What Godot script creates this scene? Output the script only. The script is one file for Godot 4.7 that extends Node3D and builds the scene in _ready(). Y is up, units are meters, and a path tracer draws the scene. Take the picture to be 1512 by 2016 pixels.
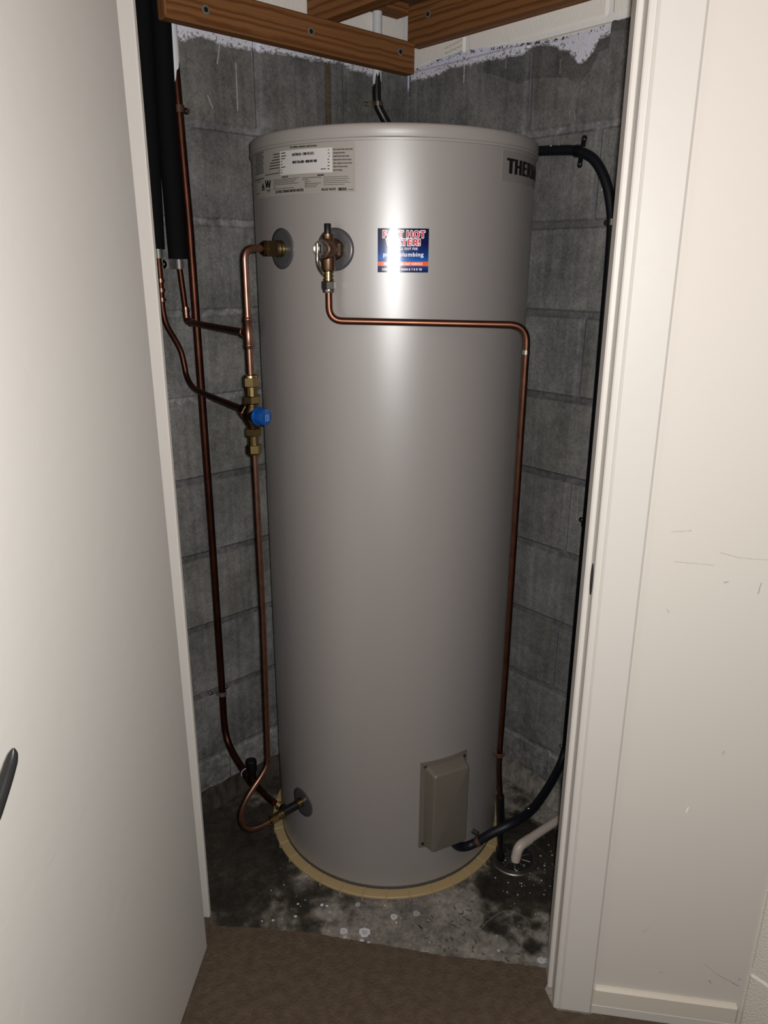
extends Node3D
# Water heater in a corner cupboard. World: the corner of the two block walls is the origin,
# the right-hand wall runs along +X (z = 0), the left-hand wall along +Z (x = 0), y is up, metres.

const TANK := Vector3(0.3808, 0.0, 0.4027)   # foot of the tank's axis
const R := 0.2896                            # radius of the tank's jacket
const CD := Vector3(0.7364, 0, 0.6766)       # from the tank's axis towards the doorway (angle 0 on the jacket)
const RT := Vector3(0.6766, 0, -0.7364)      # angle +90 on the jacket
const U := Vector3(0.7705, 0, -0.6374)       # along the doorway, left to right
const N := Vector3(0.6374, 0, 0.7705)        # out of the doorway
const MX := 0.9                              # width and height of the wall maps
const MY := 2.1

var taken := {}
var M := {}
var font_bold: SystemFont
var font_reg: SystemFont

# ------------------------------------------------------------------ mesh building
class MB:
	var v := PackedVector3Array()
	var n := PackedVector3Array()
	var uv := PackedVector2Array()
	var c := PackedColorArray()
	var col := Color.WHITE
	var uvf: Callable
	func tri(a: Vector3, b: Vector3, d: Vector3, na: Vector3, nb: Vector3, nd: Vector3, ua := Vector2.ZERO, ub := Vector2.ZERO, ud := Vector2.ZERO) -> void:
		if (b - a).cross(d - a).dot(na + nb + nd) > 0.0:
			var t := b; b = d; d = t
			t = nb; nb = nd; nd = t
			var t2 := ub; ub = ud; ud = t2
		if uvf.is_valid():
			ua = uvf.call(a); ub = uvf.call(b); ud = uvf.call(d)
		v.append(a); v.append(b); v.append(d)
		n.append(na); n.append(nb); n.append(nd)
		uv.append(ua); uv.append(ub); uv.append(ud)
		c.append(col); c.append(col); c.append(col)
	func quad(a: Vector3, b: Vector3, d: Vector3, e: Vector3, nn: Vector3, ua := Vector2.ZERO, ub := Vector2.ZERO, ud := Vector2.ZERO, ue := Vector2.ZERO) -> void:
		tri(a, b, d, nn, nn, nn, ua, ub, ud)
		tri(a, d, e, nn, nn, nn, ua, ud, ue)
	func quadn(a: Vector3, b: Vector3, d: Vector3, e: Vector3, na: Vector3, nb: Vector3, nd: Vector3, ne: Vector3, ua := Vector2.ZERO, ub := Vector2.ZERO, ud := Vector2.ZERO, ue := Vector2.ZERO) -> void:
		tri(a, b, d, na, nb, nd, ua, ub, ud)
		tri(a, d, e, na, nd, ne, ua, ud, ue)
	func mesh(off := Vector3.ZERO) -> ArrayMesh:
		var w := PackedVector3Array(v)
		if off != Vector3.ZERO:
			for i in w.size():
				w[i] -= off
		var a := []
		a.resize(Mesh.ARRAY_MAX)
		a[Mesh.ARRAY_VERTEX] = w
		a[Mesh.ARRAY_NORMAL] = n
		a[Mesh.ARRAY_TEX_UV] = uv
		a[Mesh.ARRAY_COLOR] = c
		var m := ArrayMesh.new()
		m.add_surface_from_arrays(Mesh.PRIMITIVE_TRIANGLES, a)
		return m

func numbered(called: String) -> String:
	if not taken.has(called):
		taken[called] = 0
		return called
	taken[called] += 1
	return "%s_%03d" % [called, taken[called]]

func tag(o: Node, label: String, category: String, group := "") -> void:
	o.set_meta("label", label)
	o.set_meta("category", category)
	if group:
		o.set_meta("group", group)

func thing(called: String, label: String, category: String, at: Vector3, group := "") -> Node3D:
	var o := Node3D.new()
	o.name = numbered(called)
	o.position = at
	add_child(o)
	tag(o, label, category, group)
	return o

func base_of(o: Node) -> Vector3:
	var p := Vector3.ZERO
	while o != self and o is Node3D:
		p += (o as Node3D).position
		o = o.get_parent()
	return p

func part(called: String, mb: MB, mat: Material, parent: Node, label := "") -> MeshInstance3D:
	var o := MeshInstance3D.new()
	o.name = called
	o.mesh = mb.mesh(base_of(parent))
	o.material_override = mat
	parent.add_child(o, true)
	if label:
		o.set_meta("label", label)
	return o

func struct(called: String, mb: MB, mat: Material, label := "") -> MeshInstance3D:
	var o := MeshInstance3D.new()
	o.name = numbered(called)
	o.mesh = mb.mesh()
	o.material_override = mat
	add_child(o)
	o.set_meta("kind", "structure")
	if label:
		o.set_meta("label", label)
	return o

func mk() -> MB:
	return MB.new()

# box with chamfered edges; the transform may lean it
func box(mb: MB, xf: Transform3D, size: Vector3, bev := 0.001) -> void:
	var h := size * 0.5
	bev = minf(bev, minf(h.x, minf(h.y, h.z)) * 0.9)
	var q := Vector3(h.x - bev, h.y - bev, h.z - bev)
	var longest := 0 if size.x >= size.y and size.x >= size.z else (1 if size.y >= size.z else 2)
	var nb := xf.basis.orthonormalized()
	for ax in 3:
		var a1 := (ax + 1) % 3
		var a2 := (ax + 2) % 3
		var ul := a1 if a1 == longest else a2
		var vl := a2 if ul == a1 else a1
		for s in [-1.0, 1.0]:
			var p := []
			for k in [[-1, -1], [1, -1], [1, 1], [-1, 1]]:
				var w := Vector3.ZERO
				w[ax] = s * h[ax]; w[a1] = k[0] * q[a1]; w[a2] = k[1] * q[a2]
				p.append(w)
			var nn := Vector3.ZERO
			nn[ax] = s
			mb.quad(xf * p[0], xf * p[1], xf * p[2], xf * p[3], nb * nn, Vector2(p[0][ul], p[0][vl]), Vector2(p[1][ul], p[1][vl]), Vector2(p[2][ul], p[2][vl]), Vector2(p[3][ul], p[3][vl]))
		for s1 in [-1.0, 1.0]:
			for s2 in [-1.0, 1.0]:
				var e := []
				for k in [[-1.0, 0], [1.0, 0], [1.0, 1], [-1.0, 1]]:
					var w := Vector3.ZERO
					w[ax] = k[0] * q[ax]
					w[a1] = s1 * (h[a1] if k[1] == 0 else q[a1])
					w[a2] = s2 * (q[a2] if k[1] == 0 else h[a2])
					e.append(w)
				var nn := Vector3.ZERO
				nn[a1] = s1; nn[a2] = s2
				mb.quad(xf * e[0], xf * e[1], xf * e[2], xf * e[3], (nb * nn).normalized(), Vector2(e[0][ul], e[0][vl]), Vector2(e[1][ul], e[1][vl]), Vector2(e[2][ul], e[2][vl]), Vector2(e[3][ul], e[3][vl]))
	for sx in [-1.0, 1.0]:
		for sy in [-1.0, 1.0]:
			for sz in [-1.0, 1.0]:
				var nn := Vector3(sx, sy, sz).normalized()
				mb.tri(xf * Vector3(sx * h.x, sy * q.y, sz * q.z), xf * Vector3(sx * q.x, sy * h.y, sz * q.z), xf * Vector3(sx * q.x, sy * q.y, sz * h.z), nb * nn, nb * nn, nb * nn)

func box_at(mb: MB, lo: Vector3, hi: Vector3, bev := 0.001) -> void:
	box(mb, Transform3D(Basis.IDENTITY, (lo + hi) * 0.5), hi - lo, bev)

# a box in doorway axes: s along the doorway, t out of it; lean is metres of s per metre of height
func sbox(mb: MB, s0: float, s1: float, t0: float, t1: float, y0: float, y1: float, lean := 0.0, bev := 0.0015) -> void:
	var b := Basis(U, Vector3.UP + U * lean, N)
	var c := U * ((s0 + s1) * 0.5) + N * ((t0 + t1) * 0.5) + (Vector3.UP + U * lean) * ((y0 + y1) * 0.5)
	box(mb, Transform3D(b, c), Vector3(s1 - s0, y1 - y0, t1 - t0), bev)

# profile [[r, y], ...] turned about the local y axis; runs meeting at less than 40 degrees are smooth
func lathe(mb: MB, xf: Transform3D, prof: Array, seg := 32, flat := false, a0 := 0.0, a1 := TAU) -> void:
	var m := prof.size()
	var sn := []
	for i in m - 1:
		var dr: float = prof[i + 1][0] - prof[i][0]
		var dy: float = prof[i + 1][1] - prof[i][1]
		sn.append(Vector2(dy, -dr).normalized())
	var nb := xf.basis.orthonormalized()
	for i in m - 1:
		var n0: Vector2 = sn[i]
		var n1: Vector2 = sn[i]
		if i > 0 and sn[i].dot(sn[i - 1]) > 0.766:
			n0 = (sn[i] + sn[i - 1]).normalized()
		if i < m - 2 and sn[i].dot(sn[i + 1]) > 0.766:
			n1 = (sn[i] + sn[i + 1]).normalized()
		var r0: float = prof[i][0]
		var y0: float = prof[i][1]
		var r1: float = prof[i + 1][0]
		var y1: float = prof[i + 1][1]
		if absf(r0 - r1) + absf(y0 - y1) < 1e-7:
			continue
		for k in seg:
			var p := a0 + (a1 - a0) * k / seg
			var q := a0 + (a1 - a0) * (k + 1) / seg
			var e0 := Vector3(cos(p), 0, sin(p))
			var e1 := Vector3(cos(q), 0, sin(q))
			var g0 := e0
			var g1 := e1
			if flat:
				g0 = (e0 + e1).normalized()
				g1 = g0
			var up := Vector3.UP
			var A := xf * (e0 * r0 + up * y0)
			var B := xf * (e1 * r0 + up * y0)
			var C := xf * (e1 * r1 + up * y1)
			var D := xf * (e0 * r1 + up * y1)
			var u0 := float(k) / seg
			var u1 := float(k + 1) / seg
			mb.quadn(A, B, C, D, nb * (g0 * n0.x + up * n0.y), nb * (g1 * n0.x + up * n0.y), nb * (g1 * n1.x + up * n1.y), nb * (g0 * n1.x + up * n1.y), Vector2(u0, y0), Vector2(u1, y0), Vector2(u1, y1), Vector2(u0, y1))

# transform whose y axis points along d
func along(p: Vector3, d: Vector3, spin := 0.0) -> Transform3D:
	d = d.normalized()
	var x := d.cross(Vector3(0.31, 0.17, 0.93)).normalized()
	if absf(d.y) < 0.9:
		x = d.cross(Vector3.UP).normalized()
	var z := x.cross(d)
	var b := Basis(x, d, z)
	return Transform3D(b * Basis(Vector3.UP, spin), p)

func solid(mb: MB, p: Vector3, d: Vector3, prof: Array, seg := 24, flat := false, spin := 0.0) -> void:
	lathe(mb, along(p, d, spin), prof, seg, flat)

func hexnut(mb: MB, p: Vector3, d: Vector3, r: float, l: float, spin := 0.0) -> void:
	var c := r * 0.12
	lathe(mb, along(p, d, spin), [[0.0, 0.0], [r * 0.86, 0.0], [r, c], [r, l - c], [r * 0.86, l], [0.0, l]], 6, true)

func ringed(mb: MB, p: Vector3, d: Vector3, r: float, l: float, bulge := 0.0012) -> void:
	var prof := [[0.0, 0.0], [r, 0.0]]
	var k := 3
	for i in k:
		var y := l * (i + 0.5) / k
		prof.append_array([[r, y - l * 0.1], [r + bulge, y - l * 0.05], [r + bulge, y + l * 0.05], [r, y + l * 0.1]])
	prof.append_array([[r, l], [0.0, l]])
	lathe(mb, along(p, d), prof, 24)

# rounds the inner corners of a polyline
func fillet(pts: Array, rad: float, steps := 7) -> Array:
	var out := [pts[0]]
	for i in range(1, pts.size() - 1):
		var p: Vector3 = pts[i]
		var a: Vector3 = pts[i - 1] - p
		var b: Vector3 = pts[i + 1] - p
		var l := minf(rad, minf(a.length(), b.length()) * 0.49)
		var s := p + a.normalized() * l
		var e := p + b.normalized() * l
		for k in steps + 1:
			var t := float(k) / steps
			out.append(s * (1 - t) * (1 - t) + p * 2 * t * (1 - t) + e * t * t)
	out.append(pts[-1])
	return out

func smooth(pts: Array, per := 6) -> Array:
	var out := []
	for i in pts.size() - 1:
		var p0: Vector3 = pts[maxi(i - 1, 0)]
		var p1: Vector3 = pts[i]
		var p2: Vector3 = pts[i + 1]
		var p3: Vector3 = pts[mini(i + 2, pts.size() - 1)]
		for k in per:
			var t := float(k) / per
			out.append(0.5 * (2 * p1 + (p2 - p0) * t + (2 * p0 - 5 * p1 + 4 * p2 - p3) * t * t + (3 * p1 - p0 - 3 * p2 + p3) * t * t * t))
	out.append(pts[-1])
	return out

# sweep of a round (or oval) section along a polyline; r is one radius or one per point
func tube(mb: MB, pts: Array, r, seg := 16, squash := 1.0) -> void:
	var m := pts.size()
	var fr := []
	var t0: Vector3 = (pts[1] - pts[0]).normalized()
	var x: Vector3 = t0.cross(Vector3.UP)
	if x.length() < 0.1:
		x = t0.cross(Vector3.RIGHT)
	x = x.normalized()
	var prev := t0
	for i in m:
		var t: Vector3 = (pts[mini(i + 1, m - 1)] - pts[maxi(i - 1, 0)]).normalized()
		var ax := prev.cross(t)
		if ax.length() > 1e-6:
			x = x.rotated(ax.normalized(), prev.angle_to(t))
		x = (x - t * x.dot(t)).normalized()
		prev = t
		fr.append([x, t.cross(x), t])
	var lens := 0.0
	for i in m - 1:
		var ra: float = r if r is float else r[i]
		var rb: float = r if r is float else r[i + 1]
		var l1: float = lens + (pts[i + 1] - pts[i]).length()
		for k in seg:
			var a := TAU * k / seg
			var b := TAU * (k + 1) / seg
			var na: Vector3 = fr[i][0] * cos(a) + fr[i][1] * sin(a) * squash
			var nb: Vector3 = fr[i][0] * cos(b) + fr[i][1] * sin(b) * squash
			var nc: Vector3 = fr[i + 1][0] * cos(b) + fr[i + 1][1] * sin(b) * squash
			var nd: Vector3 = fr[i + 1][0] * cos(a) + fr[i + 1][1] * sin(a) * squash
			mb.quadn(pts[i] + na * ra, pts[i] + nb * ra, pts[i + 1] + nc * rb, pts[i + 1] + nd * rb, na.normalized(), nb.normalized(), nc.normalized(), nd.normalized(), Vector2(float(k) / seg, lens), Vector2(float(k + 1) / seg, lens), Vector2(float(k + 1) / seg, l1), Vector2(float(k) / seg, l1))
		lens = l1
	for e in [0, m - 1]:
		var re: float = r if r is float else r[e]
		var nn: Vector3 = fr[e][2] * (-1.0 if e == 0 else 1.0)
		for k in seg:
			var a := TAU * k / seg
			var b := TAU * (k + 1) / seg
			mb.tri(pts[e], pts[e] + (fr[e][0] * cos(a) + fr[e][1] * sin(a) * squash) * re, pts[e] + (fr[e][0] * cos(b) + fr[e][1] * sin(b) * squash) * re, nn, nn, nn)

# ------------------------------------------------------------------ on the tank's jacket
func dir(phi: float) -> Vector3:
	var a := deg_to_rad(phi)
	return CD * cos(a) + RT * sin(a)

func on(phi: float, y: float, r: float) -> Vector3:
	return TANK + dir(phi) * r + Vector3(0, y, 0)

# thin curved sheet between two angles and heights; y1 may differ at the two ends
func patch(mb: MB, f0: float, f1: float, y0: float, y1: float, r0: float, r1: float, y0b := -1.0, y1b := -1.0) -> void:
	if y0b < 0.0:
		y0b = y0
	if y1b < 0.0:
		y1b = y1
	var k := maxi(1, int(ceil(absf(f1 - f0) / 2.0)))
	for i in k:
		var a := float(i) / k
		var b := float(i + 1) / k
		var fa := lerpf(f0, f1, a)
		var fb := lerpf(f0, f1, b)
		var la := lerpf(y0, y0b, a)
		var lb := lerpf(y0, y0b, b)
		var ta := lerpf(y1, y1b, a)
		var tb := lerpf(y1, y1b, b)
		mb.quadn(on(fa, la, r1), on(fb, lb, r1), on(fb, tb, r1), on(fa, ta, r1), dir(fa), dir(fb), dir(fb), dir(fa), Vector2(a, 1), Vector2(b, 1), Vector2(b, 0), Vector2(a, 0))
		mb.quad(on(fa, ta, r0), on(fb, tb, r0), on(fb, tb, r1), on(fa, ta, r1), Vector3.UP)
		mb.quad(on(fa, la, r0), on(fb, lb, r0), on(fb, lb, r1), on(fa, la, r1), Vector3.DOWN)
	for e in [[f0, y0, y1, -1.0], [f1, y0b, y1b, 1.0]]:
		var nn: Vector3 = dir(e[0] + 90.0) * e[3]
		mb.quad(on(e[0], e[1], r0), on(e[0], e[1], r1), on(e[0], e[2], r1), on(e[0], e[2], r0), nn)

# flat lettering wrapped round the jacket: from angle f0 to f1 on a baseline y, capitals cap high
func lettering(mb: MB, text: String, font: Font, f0: float, f1: float, y: float, cap: float, r: float, dx := 0.0, dy := 0.0, yend := -1.0) -> void:
	var tm := TextMesh.new()
	tm.font = font
	tm.font_size = 32
	tm.pixel_size = 0.01
	tm.depth = 0.0
	tm.curve_step = 2.0
	tm.text = "H"
	var hb := tm.get_aabb()
	tm.text = text
	var bb := tm.get_aabb()
	var a := tm.get_mesh_arrays()
	var vs: PackedVector3Array = a[Mesh.ARRAY_VERTEX]
	var ix: PackedInt32Array = a[Mesh.ARRAY_INDEX]
	var k := cap / hb.size.y
	for t in ix.size() / 3:
		var p := []
		var nn := []
		for j in 3:
			var w := vs[ix[t * 3 + j]]
			var g := (w.x - bb.position.x) / bb.size.x
			var f := lerpf(f0, f1, g) + rad_to_deg(dx / R)
			var yy := y + (w.y - hb.position.y) * k + dy
			if yend > 0.0:
				yy += (yend - y) * g
			p.append(on(f, yy, r))
			nn.append(dir(f))
		mb.tri(p[0], p[1], p[2], nn[0], nn[1], nn[2])

# ------------------------------------------------------------------ textures and materials
func noise_bytes(w: int, h: int, sd: int, freq: float, kind := FastNoiseLite.TYPE_SIMPLEX_SMOOTH, oct := 3) -> PackedByteArray:
	var n := FastNoiseLite.new()
	n.seed = sd
	n.noise_type = kind
	n.frequency = freq
	n.fractal_type = FastNoiseLite.FRACTAL_FBM if oct > 1 else FastNoiseLite.FRACTAL_NONE
	n.fractal_octaves = oct
	var im := n.get_image(w, h)
	im.convert(Image.FORMAT_L8)
	return im.get_data()

func streak_bytes(w: int, h: int, sd: int, freq: float, shrink: int) -> PackedByteArray:
	var n := FastNoiseLite.new()
	n.seed = sd
	n.frequency = freq
	var im := n.get_image(w, maxi(4, h / shrink))
	im.convert(Image.FORMAT_L8)
	im.resize(w, h, Image.INTERPOLATE_CUBIC)
	return im.get_data()

func tex(w: int, h: int, d: PackedByteArray) -> ImageTexture:
	return ImageTexture.create_from_image(Image.create_from_data(w, h, false, Image.FORMAT_RGB8, d))

func grey_tex(w: int, h: int, d: PackedByteArray) -> ImageTexture:
	return ImageTexture.create_from_image(Image.create_from_data(w, h, false, Image.FORMAT_L8, d))

func ramp_tex(size: int, sd: int, freq: float, a: Color, b: Color, oct := 4) -> ImageTexture:
	var n := FastNoiseLite.new()
	n.seed = sd
	n.frequency = freq
	n.fractal_octaves = oct
	var im := n.get_seamless_image(size, size)
	im.convert(Image.FORMAT_L8)
	var s := im.get_data()
	var d := PackedByteArray()
	d.resize(size * size * 3)
	for i in size * size:
		var t := s[i] / 255.0
		d[i * 3] = int(lerpf(a.r, b.r, t) * 255.0)
		d[i * 3 + 1] = int(lerpf(a.g, b.g, t) * 255.0)
		d[i * 3 + 2] = int(lerpf(a.b, b.b, t) * 255.0)
	return tex(size, size, d)

func mat(called: String, col: Color, rough := 0.5, metal := 0.0, spec := 0.5) -> StandardMaterial3D:
	var m := StandardMaterial3D.new()
	m.resource_name = called
	m.albedo_color = col
	m.roughness = rough
	m.metallic = metal
	m.metallic_specular = spec
	M[called] = m
	return m

func tri_tex(m: StandardMaterial3D, t: Texture2D, scale: float, world := true) -> void:
	m.albedo_texture = t
	m.uv1_triplanar = true
	m.uv1_world_triplanar = world
	m.uv1_scale = Vector3.ONE * scale

func polyline(p: Array, x: float) -> float:
	if x <= p[0][0]:
		return p[0][1]
	for i in p.size() - 1:
		if x <= p[i + 1][0]:
			return lerpf(p[i][1], p[i + 1][1], (x - p[i][0]) / (p[i + 1][0] - p[i][0]))
	return p[-1][1]

# colour of a bare block wall with the ragged end of its white paint along the top
func wall_map(left: bool) -> ImageTexture:
	var w := 880
	var h := 2048
	var sd := 11 if left else 47
	var nl := noise_bytes(w, h, sd, 0.006)
	var nm := noise_bytes(w, h, sd + 1, 0.035)
	var nf := noise_bytes(w, h, sd + 2, 0.28, FastNoiseLite.TYPE_VALUE, 2)
	var ns := streak_bytes(w, h, sd + 3, 0.045, 24)
	var nc := noise_bytes(w, h, sd + 4, 0.055, FastNoiseLite.TYPE_CELLULAR, 1)
	var edge := [[0.0, 1.91], [0.083, 1.905], [0.126, 1.884], [0.20, 1.886], [0.218, 1.897], [0.282, 1.891], [0.342, 1.887], [0.4, 1.888], [0.456, 1.882], [0.4835, 1.883], [0.523, 1.8785], [0.56, 1.88], [0.586, 1.884], [0.629, 1.886], [0.645, 1.878], [0.656, 1.872], [0.67, 1.874], [0.9, 1.87]]
	if not left:
		edge = [[0.0, 1.889], [0.047, 1.8886], [0.103, 1.887], [0.147, 1.896], [0.182, 1.895], [0.232, 1.8945], [0.304, 1.891], [0.38, 1.8873], [0.40, 1.90], [0.443, 1.8948], [0.4785, 1.8827], [0.5065, 1.869], [0.53, 1.846], [0.545, 1.8425], [0.566, 1.857], [0.582, 1.8815], [0.606, 1.8838], [0.608, 1.9117], [0.66, 1.907], [0.9, 1.905]]
	var cols := PackedFloat32Array()
	var tops := PackedFloat32Array()
	var tide := PackedFloat32Array()   # how far a darker tide mark reaches below the paint
	for i in w:
		var x := (i + 0.5) / w * MX
		cols.append(polyline(edge, x))
		tide.append(maxf(0.0, 0.042 + 0.022 * sin(x * 16.0 - 5.2)) if x > 0.26 else 0.0)
		tops.append((1.912 if left else 1.916 + 0.012 * sin(x * 9.0)))
	# pointing of each bed joint: some rows pale, some sooty
	var bed := [1.0, 0.76, 0.72, 0.74, 0.78, 1.22, 1.28, 1.22, 1.08, 1.0, 1.0] if left else [1.1, 0.84, 0.82, 0.78, 0.72, 0.74, 0.78, 0.86, 1.18, 1.0, 1.0]
	var d := PackedByteArray()
	d.resize(w * h * 3)
	var k := 0
	var q := 0
	for j in h:
		var y := MY * (1.0 - (j + 0.5) / h)
		var rowf := (y - 0.118) / 0.2
		var near := absf(rowf - roundf(rowf)) * 0.2
		var joint: float = bed[clampi(int(roundf(rowf)), 0, 10)] if near < 0.007 else 1.0
		if near >= 0.007 and near < 0.011:
			joint = lerpf(bed[clampi(int(roundf(rowf)), 0, 10)], 1.0, (near - 0.007) / 0.004)
		var low := y < 1.82
		var damp := clampf((y - 0.02) / 0.25, 0.0, 1.0)
		for i in w:
			var a := nl[q]
			var b := nm[q]
			var e := nf[q]
			var v := 110.0 + (a - 128) * 0.13 + (b - 128) * 0.07 + (e - 128) * 0.11 + (ns[q] - 128) * 0.08
			if not left and y > cols[i] - tide[i] and y <= cols[i]:
				v *= 0.84
			v *= 1.0 + (joint - 1.0) * (0.62 + (b - 128) * 0.006)
			if nc[q] < 10 and b > 138:
				v *= 0.45
			elif nc[q] < 14 and b < 92:
				v *= 1.16
			if y < 0.118:
				v *= 1.18
			if damp < 1.0:
				v *= 0.86 + 0.14 * damp + (b - 128) * 0.0011 * (1.0 - damp)
			var r := v * 1.012
			var g := v
			var bl := v * 0.985
			if not low:
				var over := y - cols[i] + (b - 128) * 0.00003 + (e - 128) * 0.00001
				if over > 0.0:
					var hide := 1.0
					# dry brush: the finest grain shows through near the lower edge
					var dry := clampf(1.0 - over / 0.022, 0.0, 1.0)
					if e < 44 + dry * 74 and y < tops[i] + 0.004:
						hide = 0.35
					if over < 0.0035:
						hide *= 0.55
					var pr := 224.0 + (a - 128) * 0.06
					var pg := 223.0 + (a - 128) * 0.06
					var pb := 236.0 + (a - 128) * 0.06
					if y > tops[i]:
						pr = 243.0; pg = 238.0; pb = 230.0
						hide = 1.0
					elif absf(y - tops[i]) < 0.007 and e > 158 and b > 110:
						pr = 70.0; pg = 66.0; pb = 66.0
					r = lerpf(r, pr, hide)
					g = lerpf(g, pg, hide)
					bl = lerpf(bl, pb, hide)
			d[k] = clampi(int(r), 0, 255)
			d[k + 1] = clampi(int(g), 0, 255)
			d[k + 2] = clampi(int(bl), 0, 255)
			k += 3
			q += 1
	# paint runs, drips and smears: x, y top, y bottom, drift, lightness
	var runs := [[0.569, 1.886, 1.843, 0.010, 205], [0.532, 1.852, 1.757, 0.001, 200], [0.552, 1.88, 1.835, -0.02, 150], [0.608, 1.778, 1.754, -0.011, 205], [0.60, 1.42, 1.40, 0.0, 190], [0.24, 1.80, 1.785, 0.0, 175], [0.49, 1.88, 1.865, 0.0, 190]]
	if not left:
		runs = [[0.194, 1.985, 1.857, 0.003, 222], [0.196, 1.93, 1.861, 0.001, 215], [0.485, 1.862, 1.835, 0.0, 185], [0.398, 1.89, 1.75, 0.008, 150], [0.41, 1.87, 1.72, 0.010, 140], [0.53, 1.755, 1.735, 0.006, 180], [0.52, 1.755, 1.745, 0.0, 190], [0.62, 1.60, 1.585, 0.0, 200], [0.63, 0.90, 0.82, 0.002, 165], [0.33, 1.93, 1.87, 0.0, 190], [0.62, 1.72, 1.60, 0.01, 135], [0.645, 1.71, 1.64, -0.006, 135]]
	var rng := RandomNumberGenerator.new()
	rng.seed = sd
	for s in runs:
		var n := int((s[1] - s[2]) / MY * h)
		for t in n + 1:
			var f := float(t) / maxi(n, 1)
			var px := int((s[0] + s[3] * f) / MX * w + rng.randf_range(-0.4, 0.4))
			var py := int((1.0 - lerpf(s[1], s[2], f) / MY) * h)
			for o in (2 if s[4] > 195 or f > 0.95 else 1):
				var at := (py * w + clampi(px + o, 0, w - 1)) * 3
				for c in 3:
					d[at + c] = int(lerpf(d[at + c], s[4], 0.85))
	if left:   # a rusty run below a paint drip
		for py in range(int((1.0 - 1.89 / MY) * h), int((1.0 - 1.70 / MY) * h)):
			for px in range(int(0.265 / MX * w), int(0.285 / MX * w)):
				var at := (py * w + px) * 3
				d[at] = int(d[at] * 0.86)
				d[at + 1] = int(d[at + 1] * 0.78)
				d[at + 2] = int(d[at + 2] * 0.66)
	else:      # pencilled notes on the paint
		for line in 3:
			for wd in 14:
				var x0: float = 0.128 + wd * 0.0042 + rng.randf_range(0.0, 0.002)
				var y0: float = 1.945 - line * 0.012 + wd * 0.0006
				for t in 6:
					var px := int((x0 + t * 0.0005) / MX * w)
					var py := int((1.0 - (y0 + rng.randf_range(-0.002, 0.002)) / MY) * h)
					var at := (py * w + px) * 3
					for c in 3:
						d[at + c] = int(d[at + c] * 0.6)
	return tex(w, h, d)

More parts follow.
